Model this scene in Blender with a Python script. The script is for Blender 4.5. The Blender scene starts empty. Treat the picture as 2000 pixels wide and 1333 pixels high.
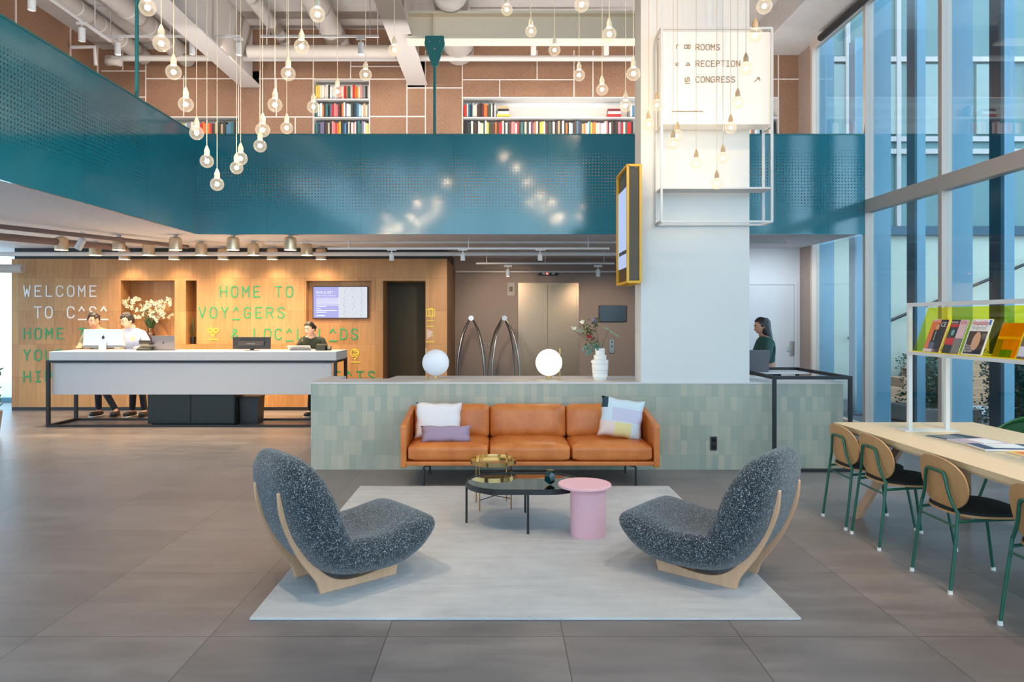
import bpy, bmesh, math, random
from mathutils import Vector, Matrix
sc = bpy.context.scene
col = sc.collection
PI = math.pi
random.seed(7)

# ---------------------------------------------------------------- camera
cam_d = bpy.data.cameras.new('camera'); cam = bpy.data.objects.new('camera', cam_d); col.objects.link(cam)
cam.location = (0, 0, 1.6); cam.rotation_euler = (PI / 2, 0, 0)
cam_d.sensor_width = 36; cam_d.lens = 24.876; cam_d.shift_x = 0.011; cam_d.shift_y = -0.02225
cam_d.clip_start = 0.05; cam_d.clip_end = 200
sc.camera = cam

# ---------------------------------------------------------------- view, world
sc.view_settings.view_transform = 'Standard'; sc.view_settings.look = 'None'
sc.view_settings.gamma = 1; sc.view_settings.use_curve_mapping = False
sc.view_settings.exposure = 0.88
sc.cycles.use_denoising = True
sc.cycles.max_bounces = 8; sc.cycles.diffuse_bounces = 4; sc.cycles.glossy_bounces = 4
sc.cycles.transparent_max_bounces = 16; sc.cycles.transmission_bounces = 6
sc.cycles.caustics_reflective = False; sc.cycles.caustics_refractive = False
sc.cycles.sample_clamp_indirect = 6.0
w = bpy.data.worlds.new('overcast_sky'); sc.world = w; w.use_nodes = True
bg = w.node_tree.nodes['Background']
bg.inputs[0].default_value = (0.70, 0.81, 1.0, 1); bg.inputs[1].default_value = 2.6

# ---------------------------------------------------------------- lights of the hall and added fill
def lamp(kind, name, loc, energy, color, size=0.1, rot=None, spot=None, blend=0.6, parent=None, size_y=None):
    d = bpy.data.lights.new(name, kind); d.energy = energy; d.color = color
    if kind == 'AREA':
        d.size = size
        if size_y: d.shape = 'RECTANGLE'; d.size_y = size_y
    elif kind == 'SUN': d.angle = size
    else: d.shadow_soft_size = size
    if kind == 'SPOT': d.spot_size = spot; d.spot_blend = blend
    o = bpy.data.objects.new(name, d); col.objects.link(o); o.location = loc
    if rot: o.rotation_euler = rot
    if parent: o.parent = parent
    return o
def aim(loc, tgt):
    return (Vector(tgt) - Vector(loc)).to_track_quat('-Z', 'Y').to_euler()
def spot_at(name, loc, tgt, energy, deg=60, color=(1, .80, .58), size=.06, blend=.7):
    return lamp('SPOT', name, loc, energy, color, size, aim(loc, tgt), math.radians(deg), blend)
WARM = (1, .76, .50)
spot_at('downlight', (-2.2, 3.4, 6.0), (-2.1, 5.2, 0), 230, 48)
spot_at('downlight', (-0.4, 3.0, 6.0), (-0.5, 5.6, 0), 90, 50)
spot_at('downlight', (2.4, 3.2, 6.0), (1.1, 4.6, 0), 130, 46)
spot_at('downlight', (3.0, 1.0, 6.0), (3.0, 3.9, 0), 200, 50)  # added spot to warm the long table, no fixture above it
spot_at('downlight', (3.3, 3.2, 6.0), (3.3, 4.6, .75), 170, 44)  # added warm fill over the tabletop
spot_at('downlight', (-4.6, 6.0, 2.75), (-4.0, 8.4, 0), 60, 80)
spot_at('downlight', (1.9, 4.5, 6.0), (1.9, 7.5, 4.4), 120, 52, (1, .66, .38))  # added spot that tints the pier top warm
spot_at('downlight', (4.4, 10.9, 2.75), (4.6, 12.2, .9), 45, 130, (.92, .96, 1))  # added cool fill that brightens the white door wall
# added unseen fill lights that brighten the concrete ceiling and the upper wall
lamp('AREA', 'ceiling_fill_light', (.4, 10.45, 3.25), 100, (1, .97, .95), 9.0, (PI - .12, 0, 0), size_y=.2)
lamp('AREA', 'ceiling_fill_light', (-4.75, 4.2, 3.25), 115, (1, .98, .96), .2, (PI, 0, 0), size_y=11.0)
lamp('AREA', 'upper_wall_fill_light', (-.8, 10.9, 5.75), 22, (1, .82, .64), 11.0, (1.15, 0, 0), size_y=.12)

# ---------------------------------------------------------------- helpers
def P(px, py, Y):
    return ((px - 978) * Y / 1382, Y, 1.6 - (py - 622) * Y / 1382)
def X_(px, Y): return (px - 978) * Y / 1382
def Z_(py, Y): return 1.6 - (py - 622) * Y / 1382

def lin(c):
    c = c / 255
    return c / 12.92 if c <= .04045 else ((c + .055) / 1.055) ** 2.4
def rgb(r, g, b): return (lin(r), lin(g), lin(b), 1)

class MB:
    def __init__(s): s.bm = bmesh.new(); s.k = 0
    def box(s, x0, x1, y0, y1, z0, z1, mi=0):
        if x0 > x1: x0, x1 = x1, x0
        if y0 > y1: y0, y1 = y1, y0
        if z0 > z1: z0, z1 = z1, z0
        e = (s.k % 9) * .00012; s.k += 1; x0 -= e; x1 += e; y0 -= e; y1 += e; z1 += e   # keeps overlapping bars from sharing a plane
        if z0 > .001: z0 -= e
        v = [s.bm.verts.new(c) for c in ((x0,y0,z0),(x1,y0,z0),(x1,y1,z0),(x0,y1,z0),(x0,y0,z1),(x1,y0,z1),(x1,y1,z1),(x0,y1,z1))]
        for f in ((0,3,2,1),(4,5,6,7),(0,1,5,4),(1,2,6,5),(2,3,7,6),(3,0,4,7)):
            s.bm.faces.new([v[i] for i in f]).material_index = mi
        return s
    def rbox(s, x0, x1, y0, y1, z0, z1, r=.01, seg=2, M=None):
        b = bmesh.new(); bmesh.ops.create_cube(b, size=1)
        for v in b.verts:
            v.co = Vector((x0 + (v.co.x + .5) * (x1 - x0), y0 + (v.co.y + .5) * (y1 - y0), z0 + (v.co.z + .5) * (z1 - z0)))
        bmesh.ops.bevel(b, geom=b.edges[:], offset=r, segments=seg, affect='EDGES', profile=.6)
        if M is not None: bmesh.ops.transform(b, matrix=M, verts=b.verts[:])
        return s.join(b)
    def join(s, b, mi=None):
        vm = {v: s.bm.verts.new(v.co) for v in b.verts}
        for f in b.faces:
            try:
                nf = s.bm.faces.new([vm[v] for v in f.verts]); nf.material_index = f.material_index if mi is None else mi
            except ValueError: pass
        b.free(); return s
    def add(s, me, M=None):
        b = bmesh.new(); b.from_mesh(me)
        if M is not None: bmesh.ops.transform(b, matrix=M, verts=b.verts[:])
        return s.join(b)
    def poly(s, pts, mi=0):
        s.bm.faces.new([s.bm.verts.new(p) for p in pts]).material_index = mi; return s
    def prism(s, pts, axis, a, b, mi=0):
        # pts 2D outline; axis 'x','y','z' extrusion axis from a to b
        def mk(p, t):
            return {'x': (t, p[0], p[1]), 'y': (p[0], t, p[1]), 'z': (p[0], p[1], t)}[axis]
        e = (s.k % 9) * .00025 * (1 if b > a else -1); s.k += 1; a -= e
        A = [s.bm.verts.new(mk(p, a)) for p in pts]; B = [s.bm.verts.new(mk(p, b)) for p in pts]
        n = len(pts)
        s.bm.faces.new(A[::-1]).material_index = mi; s.bm.faces.new(B).material_index = mi
        for i in range(n): s.bm.faces.new((A[i], A[(i+1) % n], B[(i+1) % n], B[i])).material_index = mi
        return s
    def cyl(s, x, y, z0, z1, r, r2=None, n=24, mi=0):
        return s.lathe([(r, z0), (r2 if r2 is not None else r, z1)], x, y, n, mi)
    def lathe(s, prof, x=0, y=0, n=24, mi=0, cap=True):
        rings = []
        for r, z in prof:
            if r < 1e-6: rings.append([s.bm.verts.new((x, y, z))])
            else: rings.append([s.bm.verts.new((x + r * math.cos(2*PI*i/n), y + r * math.sin(2*PI*i/n), z)) for i in range(n)])
        for a, b in zip(rings, rings[1:]):
            for i in range(n):
                j = (i + 1) % n
                q = [a[i % len(a)], a[j % len(a)], b[j % len(b)], b[i % len(b)]]
                q = list(dict.fromkeys(q))
                if len(q) > 2:
                    s.bm.faces.new(q).material_index = mi
        if cap:
            for rg in (rings[0], rings[-1]):
                if len(rg) > 2: s.bm.faces.new(rg).material_index = mi
        return s
    def tube(s, pts, r, n=8, closed=False, mi=0, radii=None):
        pts = [Vector(p) for p in pts]; m = len(pts); rings = []
        up = None
        for i, p in enumerate(pts):
            if closed: t = pts[(i + 1) % m] - pts[i - 1]
            else: t = pts[min(i + 1, m - 1)] - pts[max(i - 1, 0)]
            t.normalize()
            if up is None:
                up = t.orthogonal().normalized()
            else:
                up = up - t * up.dot(t)
                up = up.normalized() if up.length > 1e-5 else t.orthogonal().normalized()
            sd = t.cross(up); rr = radii[i] if radii else r
            rings.append([s.bm.verts.new(p + (up * math.cos(2*PI*k/n) + sd * math.sin(2*PI*k/n)) * rr) for k in range(n)])
        R = list(zip(rings, rings[1:] + ([rings[0]] if closed else [])))
        if not closed: R = R[:m-1]
        for a, b in R:
            for k in range(n):
                s.bm.faces.new((a[k], a[(k+1) % n], b[(k+1) % n], b[k])).material_index = mi
        if not closed:
            s.bm.faces.new(rings[0][::-1]).material_index = mi; s.bm.faces.new(rings[-1]).material_index = mi
        return s
    def bar(s, a, b, w, h=None, mi=0):
        # rectangular bar between two points
        a, b = Vector(a), Vector(b); t = (b - a).normalized(); h = h or w
        up = Vector((0, 0, 1)) if abs(t.z) < .95 else Vector((0, 1, 0))
        sd = t.cross(up).normalized(); up = sd.cross(t).normalized()
        c = [(-1,-1),(1,-1),(1,1),(-1,1)]
        A = [s.bm.verts.new(a + sd*u*w/2 + up*v*h/2) for u, v in c]; B = [s.bm.verts.new(b + sd*u*w/2 + up*v*h/2) for u, v in c]
        s.bm.faces.new(A[::-1]).material_index = mi; s.bm.faces.new(B).material_index = mi
        for i in range(4): s.bm.faces.new((A[i], A[(i+1)%4], B[(i+1)%4], B[i])).material_index = mi
        return s
    def ball(s, c, r, u=12, v=8, sc_=(1,1,1), mi=0):
        b = bmesh.new(); bmesh.ops.create_uvsphere(b, u_segments=u, v_segments=v, radius=r)
        for q in b.verts: q.co = Vector((q.co.x*sc_[0]+c[0], q.co.y*sc_[1]+c[1], q.co.z*sc_[2]+c[2]))
        return s.join(b, mi)
    def soft(s, c, size, r, bz=0, by=0, n=8, M=None):
        # box with rounded edges and bulging faces
        b = bmesh.new(); bmesh.ops.create_cube(b, size=2)
        bmesh.ops.subdivide_edges(b, edges=b.edges[:], cuts=n, use_grid_fill=True)
        h = Vector(size) / 2
        for v in b.verts:
            u = v.co.copy(); p = Vector((u.x*h.x, u.y*h.y, u.z*h.z))
            k = Vector([max(-h[i] + r, min(h[i] - r, p[i])) for i in range(3)]); d = p - k
            if d.length > 1e-9: p = k + d.normalized() * r
            p.z += bz * (1 - u.x**4) * (1 - u.y**4) * (u.z); p.y += by * (1 - u.x**4) * (1 - u.z**4) * u.y
            v.co = p
            if M is not None: v.co = M @ v.co
            v.co += Vector(c)
        return s.join(b)
    def build(s, name, mat, parent=None, smooth=False, loc=None, rz=0, sharp=None):
        bmesh.ops.recalc_face_normals(s.bm, faces=s.bm.faces[:])
        me = bpy.data.meshes.new(name); s.bm.to_mesh(me); s.bm.free()
        for m in (mat if isinstance(mat, (list, tuple)) else [mat]): me.materials.append(m)
        if smooth:
            for p in me.polygons: p.use_smooth = True
            if smooth != 2: me.set_sharp_from_angle(angle=math.radians(sharp or 40))
        o = bpy.data.objects.new(name, me); col.objects.link(o)
        if parent: o.parent = parent
        if loc: o.location = loc
        if rz: o.rotation_euler.z = rz
        return o

def tag(o, label, cat, group=None):
    o['label'] = label; o['category'] = cat
    if group: o['group'] = group
    return o
def struct(o, label=None):
    o['kind'] = 'structure'
    if label: o['label'] = label; o['category'] = 'structure'
    return o
def thing(name, label, cat, loc=(0,0,0), rz=0, group=None):
    o = bpy.data.objects.new(name, None); col.objects.link(o); o.empty_display_size = .05
    o.location = loc; o.rotation_euler = (0, 0, rz)
    return tag(o, label, cat, group)
def dup(o, loc=None, rz=None, label=None, parent=None):
    c = o.copy(); col.objects.link(c)
    if parent is not None: c.parent = parent
    if loc is not None: c.location = loc
    if rz is not None: c.rotation_euler.z = rz
    if label: c['label'] = label
    for ch in o.children: dup(ch, parent=c)
    return c

# ---------------------------------------------------------------- materials
class NT:
    def __init__(s, name):
        s.m = bpy.data.materials.new(name); s.m.use_nodes = True; s.t = s.m.node_tree; s.n = s.t.nodes; s.l = s.t.links
        s.bsdf = s.n['Principled BSDF']; s.out = s.n['Material Output']
    def node(s, typ, **kw):
        nd = s.n.new(typ)
        for k, v in kw.items(): setattr(nd, k, v)
        return nd
    def put(s, sock, v):
        if isinstance(v, bpy.types.NodeSocket): s.l.new(v, sock)
        else: sock.default_value = v
    def math(s, op, a, b=None, c=None, clamp=False):
        nd = s.node('ShaderNodeMath', operation=op); nd.use_clamp = clamp
        s.put(nd.inputs[0], a)
        if b is not None: s.put(nd.inputs[1], b)
        if c is not None: s.put(nd.inputs[2], c)
        return nd.outputs[0]
    def pos(s, obj=True):
        if obj: return s.node('ShaderNodeTexCoord').outputs['Object']
        return s.node('ShaderNodeNewGeometry').outputs['Position']
    def sep(s, v):
        nd = s.node('ShaderNodeSeparateXYZ'); s.l.new(v, nd.inputs[0]); return nd.outputs
    def comb(s, x, y, z=0.0):
        nd = s.node('ShaderNodeCombineXYZ')
        for i, v in enumerate((x, y, z)): s.put(nd.inputs[i], v)
        return nd.outputs[0]
    def noise(s, vec, scale, detail=4, rough=.55, dist=0):
        nd = s.node('ShaderNodeTexNoise'); s.put(nd.inputs['Vector'], vec); nd.inputs['Scale'].default_value = scale
        nd.inputs['Detail'].default_value = detail; nd.inputs['Roughness'].default_value = rough; nd.inputs['Distortion'].default_value = dist
        return nd.outputs['Fac']
    def white(s, vec):
        nd = s.node('ShaderNodeTexWhiteNoise'); s.l.new(vec, nd.inputs[0]); return nd.outputs['Value']
    def ramp(s, fac, stops):
        nd = s.node('ShaderNodeValToRGB'); s.l.new(fac, nd.inputs[0]); e = nd.color_ramp.elements
        while len(e) < len(stops): e.new(.5)
        for el, (p, c) in zip(e, stops): el.position = p; el.color = c
        return nd.outputs[0]
    def mix(s, f, a, b, mode='MIX'):
        nd = s.node('ShaderNodeMix', data_type='RGBA', blend_type=mode)
        s.put(nd.inputs[0], f); s.put(nd.inputs[6], a); s.put(nd.inputs[7], b); return nd.outputs[2]
    def mapv(s, vec, scale=(1,1,1), rot=(0,0,0)):
        nd = s.node('ShaderNodeMapping'); s.l.new(vec, nd.inputs[0]); nd.inputs['Scale'].default_value = scale; nd.inputs['Rotation'].default_value = rot
        return nd.outputs[0]
    def bump(s, h, strength=.3, dist=.01):
        nd = s.node('ShaderNodeBump'); s.l.new(h, nd.inputs['Height']); nd.inputs['Strength'].default_value = strength; nd.inputs['Distance'].default_value = dist
        s.l.new(nd.outputs[0], s.bsdf.inputs['Normal'])
    def base(s, c): s.put(s.bsdf.inputs['Base Color'], c)
    def set(s, rough=.5, metal=0, spec=None, coat=0, sheen=0):
        s.bsdf.inputs['Roughness'].default_value = rough; s.bsdf.inputs['Metallic'].default_value = metal
        if spec is not None: s.bsdf.inputs['Specular IOR Level'].default_value = spec
        if coat: s.bsdf.inputs['Coat Weight'].default_value = coat
        if sheen: s.bsdf.inputs['Sheen Weight'].default_value = sheen
        return s
_mc = {}
def plain(name, c, rough=.5, metal=0, spec=None, coat=0, var=.06, bump=0):
    if name in _mc: return _mc[name]
    t = NT(name); t.set(rough, metal, spec, coat); p = t.pos()
    n = t.noise(p, 9, 3)
    t.base(t.mix(n, tuple(v * (1 - var) for v in c[:3]) + (1,), tuple(min(1, v * (1 + var)) for v in c[:3]) + (1,)))
    if bump: t.bump(t.noise(p, 60, 3), bump, .004)
    _mc[name] = t.m
    return t.m
def glow(name, c, strength, base=(0,0,0,1)):
    if name in _mc: return _mc[name]
    t = NT(name); t.base(base); t.bsdf.inputs['Emission Color'].default_value = c; t.bsdf.inputs['Emission Strength'].default_value = strength
    _mc[name] = t.m; return t.m
def glass(name, tint, refl=1.0, rough=0.0, ior=1.5, see=1.0):
    t = NT(name); t.n.remove(t.bsdf)
    tr = t.node('ShaderNodeBsdfTransparent'); tr.inputs[0].default_value = tint
    gl = t.node('ShaderNodeBsdfGlossy'); gl.inputs['Roughness'].default_value = rough
    lw = t.node('ShaderNodeLayerWeight'); lw.inputs[0].default_value = .5
    f = t.math('POWER', lw.outputs['Facing'], 5.0); f = t.math('ADD', t.math('MULTIPLY', f, .96), .04)
    f = t.math('MULTIPLY', f, refl, clamp=True)
    mx = t.node('ShaderNodeMixShader'); t.l.new(f, mx.inputs[0]); t.l.new(tr.outputs[0], mx.inputs[1]); t.l.new(gl.outputs[0], mx.inputs[2])
    t.l.new(mx.outputs[0], t.out.inputs[0]); return t.m

def wood_mat(name, c1, c2, plank=None, grain='z', rough=.45, rows=None, gap=.0):
    """vertical veneer panels: plank=(w,h) of the pieces"""
    t = NT(name); t.set(rough); p = t.pos(); x, y, z = t.sep(p)
    u, v = {'z': (x, z), 'x': (z, x), 'y': (x, y), 'zy': (y, z)}[grain]
    if plank:
        cu = t.math('FLOOR', t.math('DIVIDE', u, plank[0]))
        rnd0 = t.white(t.comb(cu, 3.3))
        cv = t.math('FLOOR', t.math('DIVIDE', v, plank[1]))
        rnd = t.white(t.comb(cu, cv)); off = t.math('MULTIPLY', rnd, 13.0)
    else:
        rnd = t.noise(p, .7, 1); off = 0.0
    g = t.noise(t.comb(t.math('ADD', t.math('MULTIPLY', u, 26), off), t.math('MULTIPLY', v, 2.2), off), 1.0, 6, .6, .6)
    g2 = t.noise(t.comb(t.math('MULTIPLY', u, 160), t.math('MULTIPLY', v, 5), off), 1.0, 3)
    f = t.math('ADD', t.math('MULTIPLY', g, .65), t.math('MULTIPLY', g2, .2))
    f = t.math('ADD', f, t.math('MULTIPLY', rnd, .35)); f = t.math('SUBTRACT', f, .12, clamp=True)
    c = t.ramp(f, [(.15, c1), (.85, c2)])
    if plank and gap:
        fu = t.math('ABSOLUTE', t.math('SUBTRACT', t.math('FRACT', t.math('DIVIDE', u, plank[0])), .5))
        fv = t.math('ABSOLUTE', t.math('SUBTRACT', t.math('FRACT', t.math('DIVIDE', v, plank[1])), .5))
        e = t.math('MAXIMUM', t.math('GREATER_THAN', fu, .5 - gap / plank[0]), t.math('GREATER_THAN', fv, .5 - gap / plank[1]))
        c = t.mix(t.math('MULTIPLY', e, .45), c, (c1[0]*.3, c1[1]*.3, c1[2]*.3, 1))
    t.base(c); t.bump(g2, .08, .002)
    return t.m
# ---------------------------------------------------------------- shared materials
M = {}
M['oak'] = wood_mat('oak_wall_panels', rgb(158,106,60), rgb(205,155,98), (.31, .575), 'z', .5, gap=.0025)
M['oak_dark'] = wood_mat('oak_side_panels', rgb(140,90,50), rgb(185,130,78), (.31, .575), 'zy', .5, gap=.0025)
M['oak_top'] = wood_mat('pale_oak_table', rgb(214,180,136), rgb(232,204,164), None, 'y', .4)
M['oak_ply'] = wood_mat('oak_plywood_back', rgb(186,134,84), rgb(212,162,108), None, 'zy', .4)
M['ash'] = wood_mat('ash_frame_wood', rgb(196,148,112), rgb(218,174,138), None, 'z', .4)
M['step'] = wood_mat('garden_step_wood', rgb(158,122,92), rgb(196,160,124), None, 'x', .6)
M['white'] = plain('white_paint', rgb(216,212,208), .5)
M['pier'] = plain('pier_white_plaster', rgb(224,220,214), .6, var=.02)
M['ceil'] = plain('ceiling_concrete', rgb(190,184,180), .8, var=.12, bump=.3)
M['ceil_low'] = plain('lower_ceiling_paint', rgb(230,230,236), .7, var=.03)
M['beam'] = plain('beam_paint', rgb(208,200,194), .5, var=.03)
M['beam_lit'] = plain('bulb_lit_beam_paint', rgb(244,226,200), .5, var=.02)  # lighter copy of the beam paint, carries the bulb light in its colour
M['pipe'] = plain('white_pipe_paint', rgb(214,208,204), .45, var=.03)
M['duct'] = plain('duct_grey', rgb(182,174,168), .5, var=.06)
M['black'] = plain('black_steel', rgb(28,29,31), .45)
M['darkcab'] = plain('dark_cabinet', rgb(22,30,29), .5)
M['desk_white'] = plain('white_solid_surface', rgb(214,206,202), .4, var=.02)
M['mauve'] = plain('mauve_wall_paint', rgb(122,102,96), .7, var=.03)
M['taupe'] = plain('taupe_wall_paint', rgb(160,140,128), .7, var=.03)
M['coolwhite'] = plain('door_white', rgb(206,210,214), .5, var=.02)
M['mull'] = plain('mullion_beige_aluminium', rgb(205,186,172), .4, .1, var=.02)
M['fin'] = plain('blue_glazed_fin', rgb(98,150,172), .25, .0, var=.03)
M['findark'] = plain('dark_blue_band_and_post_shade', rgb(26,66,86), .35)  # garden band colour, also painted as shade on the outer posts
M['teal'] = plain('teal_steel_rod', rgb(36,112,112), .4)
M['gold'] = plain('brushed_champagne_metal', rgb(206,184,154), .3, .7, var=.05)
M['brass'] = plain('polished_brass', rgb(206,168,110), .18, 1, var=.02)
M['steel'] = plain('brushed_steel', rgb(176,170,164), .3, 1, var=.04)
M['lift'] = plain('champagne_lift_steel', rgb(168,146,122), .35, .7, var=.05)
M['yellow'] = plain('yellow_frame_paint', rgb(226,168,30), .4)
M['green_tube'] = plain('green_steel_tube', rgb(28,92,72), .35)
M['pad'] = plain('black_green_upholstery', rgb(17,24,24), .8)
M['pink'] = plain('pink_lacquer', rgb(232,178,186), .5, var=.02)
M['porcelain'] = plain('cream_porcelain_socket', rgb(228,208,176), .45)
M['tan_socket'] = plain('tan_bulb_socket', rgb(190,158,120), .45)
M['skin'] = plain('skin_tone', rgb(206,150,120), .55, var=.05)
M['skin2'] = plain('light_skin_tone', rgb(224,176,150), .55, var=.05)
M['hair'] = plain('dark_hair', rgb(28,20,17), .5, var=.3)
M['hair2'] = plain('black_hair', rgb(22,24,30), .35, var=.3)
M['leaf'] = plain('leaf_green', rgb(58,92,52), .5, var=.3)
M['leaf2'] = plain('eucalyptus_green', rgb(92,128,112), .55, var=.25)
M['petal'] = plain('orchid_petal', rgb(240,236,214), .5, var=.05)
M['ceramic'] = plain('white_ceramic', rgb(232,228,222), .35, var=.02)
M['soil'] = plain('dark_ground', rgb(72,80,84), .9)
M['conc'] = plain('planter_concrete', rgb(120,116,110), .8, var=.12)
M['paper'] = plain('white_paper', rgb(230,226,222), .6)
M['green_ink'] = plain('green_lettering_vinyl', rgb(42,148,92), .5)
M['white_ink'] = plain('white_lettering_vinyl', rgb(232,226,222), .5)
M['yellow_ink'] = plain('yellow_icon_vinyl', rgb(228,206,60), .5)
M['gold_ink'] = plain('bronze_sign_letters', rgb(150,118,72), .5)
M['screen_off'] = plain('switched_off_screen', rgb(10,14,16), .15, spec=.6)
M['alu'] = plain('silver_aluminium', rgb(196,198,202), .35, .5, var=.02)
M['spacegrey'] = plain('space_grey_aluminium', rgb(120,118,124), .35, .5, var=.02)
M['facade_glass'] = glass('facade_glass', (.80, .905, .92, 1), 1.5)
M['bulb_glass'] = None
M['smoke_glass'] = glass('smoked_table_glass', (.22, .21, .19, 1), 1.6)
M['acrylic'] = glass('yellow_acrylic', (.98, .92, .22, 1), .8)
M['seam'] = plain('white_seam_batten', rgb(226,212,202), .6)

def _bulb():
    t = NT('clear_bulb_glass'); t.n.remove(t.bsdf)
    tr = t.node('ShaderNodeBsdfTransparent'); tr.inputs[0].default_value = (1, .97, .92, 1)
    gl = t.node('ShaderNodeBsdfGlossy'); gl.inputs['Roughness'].default_value = .05
    em = t.node('ShaderNodeEmission'); em.inputs[0].default_value = (1, .83, .60, 1); em.inputs[1].default_value = .7
    lw = t.node('ShaderNodeLayerWeight'); lw.inputs[0].default_value = .35
    f = t.math('ADD', t.math('MULTIPLY', lw.outputs['Facing'], .35), .16, clamp=True)
    m1 = t.node('ShaderNodeMixShader'); t.l.new(f, m1.inputs[0]); t.l.new(tr.outputs[0], m1.inputs[1]); t.l.new(em.outputs[0], m1.inputs[2])
    fz = t.math('ADD', t.math('MULTIPLY', t.math('POWER', lw.outputs['Facing'], 5.0), .9), .04)
    m2 = t.node('ShaderNodeMixShader'); t.l.new(fz, m2.inputs[0]); t.l.new(m1.outputs[0], m2.inputs[1]); t.l.new(gl.outputs[0], m2.inputs[2])
    t.l.new(m2.outputs[0], t.out.inputs[0]); return t.m
M['bulb_glass'] = _bulb()
M['bulb_core'] = glow('glowing_bulb_core', (1, .86, .62, 1), 9)

def _floor():
    t = NT('grey_porcelain_floor_tiles'); p = t.pos(False); x, y, z = t.sep(p); S = .888
    u = t.math('DIVIDE', t.math('SUBTRACT', x, .315), S); v = t.math('DIVIDE', t.math('SUBTRACT', y, .888), S)
    rnd = t.white(t.comb(t.math('FLOOR', u), t.math('FLOOR', v)))
    off = t.math('MULTIPLY', rnd, 9.0)
    n1 = t.noise(t.comb(t.math('ADD', t.math('MULTIPLY', x, 1.6), off), t.math('MULTIPLY', y, 7), off), 1.0, 8, .62, .5)
    n2 = t.noise(p, 1.1, 5, .6)
    f = t.math('ADD', t.math('MULTIPLY', n1, .6), t.math('ADD', t.math('MULTIPLY', n2, .3), t.math('MULTIPLY', rnd, .12)))
    c = t.ramp(f, [(.25, rgb(98,90,88)), (.5, rgb(121,111,108)), (.8, rgb(150,140,134))])
    def edge(a): return t.math('GREATER_THAN', t.math('ABSOLUTE', t.math('SUBTRACT', t.math('FRACT', a), .5)), .5 - .0024 / S)
    e = t.math('MAXIMUM', edge(u), edge(v))
    t.base(t.mix(t.math('MULTIPLY', e, .75), c, rgb(52,46,44)))
    t.set(.32, spec=.45)
    r = t.math('ADD', t.math('MULTIPLY', n1, .22), .24); t.l.new(r, t.bsdf.inputs['Roughness'])
    t.bump(t.math('SUBTRACT', n1, t.math('MULTIPLY', e, 1.0)), .06, .004)
    return t.m
M['floor'] = _floor()

def _ctile():
    t = NT('pale_green_glazed_tiles'); x, y, z = t.sep(t.pos(False))
    W, H = .066, .155
    u = t.math('DIVIDE', t.math('ADD', x, y), W); row = t.math('FLOOR', t.math('DIVIDE', z, H)); v = t.math('DIVIDE', z, H)
    cu = t.math('FLOOR', u); rnd = t.white(t.comb(cu, row))
    big = t.noise(t.comb(t.math('MULTIPLY', cu, .16), t.math('MULTIPLY', row, .5)), 1.0, 2)
    f = t.math('ADD', t.math('MULTIPLY', rnd, .5), t.math('MULTIPLY', big, .6))
    c = t.ramp(f, [(.1, rgb(150,156,142)), (.4, rgb(165,168,152)), (.65, rgb(178,175,156)), (.95, rgb(196,186,162))])
    def edge(a, s): return t.math('GREATER_THAN', t.math('ABSOLUTE', t.math('SUBTRACT', t.math('FRACT', a), .5)), .5 - .0012 / s)
    e = t.math('MAXIMUM', edge(u, W), edge(v, H))
    t.base(t.mix(t.math('MULTIPLY', e, .35), c, rgb(110,118,112))); t.set(.35)
    t.bump(t.noise(t.pos(False), 20, 2), .08, .003)
    return t.m
M['ctile'] = _ctile()

def _felt():
    t = NT('brown_pressed_wood_panels'); x, y, z = t.sep(t.pos(False))
    u = t.math('ADD', x, y)
    s = t.math('GREATER_THAN', t.math('FRACT', t.math('DIVIDE', u, .9)), .5)
    d = t.math('ADD', t.math('MULTIPLY', u, t.math('SUBTRACT', t.math('MULTIPLY', s, 2.0), 1.0)), z)
    ln = t.math('GREATER_THAN', t.math('ABSOLUTE', t.math('SUBTRACT', t.math('FRACT', t.math('DIVIDE', d, .085)), .5)), .455)
    n = t.noise(t.pos(False), 40, 4, .7); n2 = t.noise(t.pos(False), 1.2, 2)
    c = t.ramp(t.math('ADD', t.math('MULTIPLY', n, .6), t.math('MULTIPLY', n2, .4)), [(.3, rgb(128,94,72)), (.7, rgb(164,124,98))])
    t.base(t.mix(t.math('MULTIPLY', ln, .28), c, rgb(96,66,48))); t.set(.8)
    t.bump(n, .3, .004); return t.m
M['felt'] = _felt()

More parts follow.
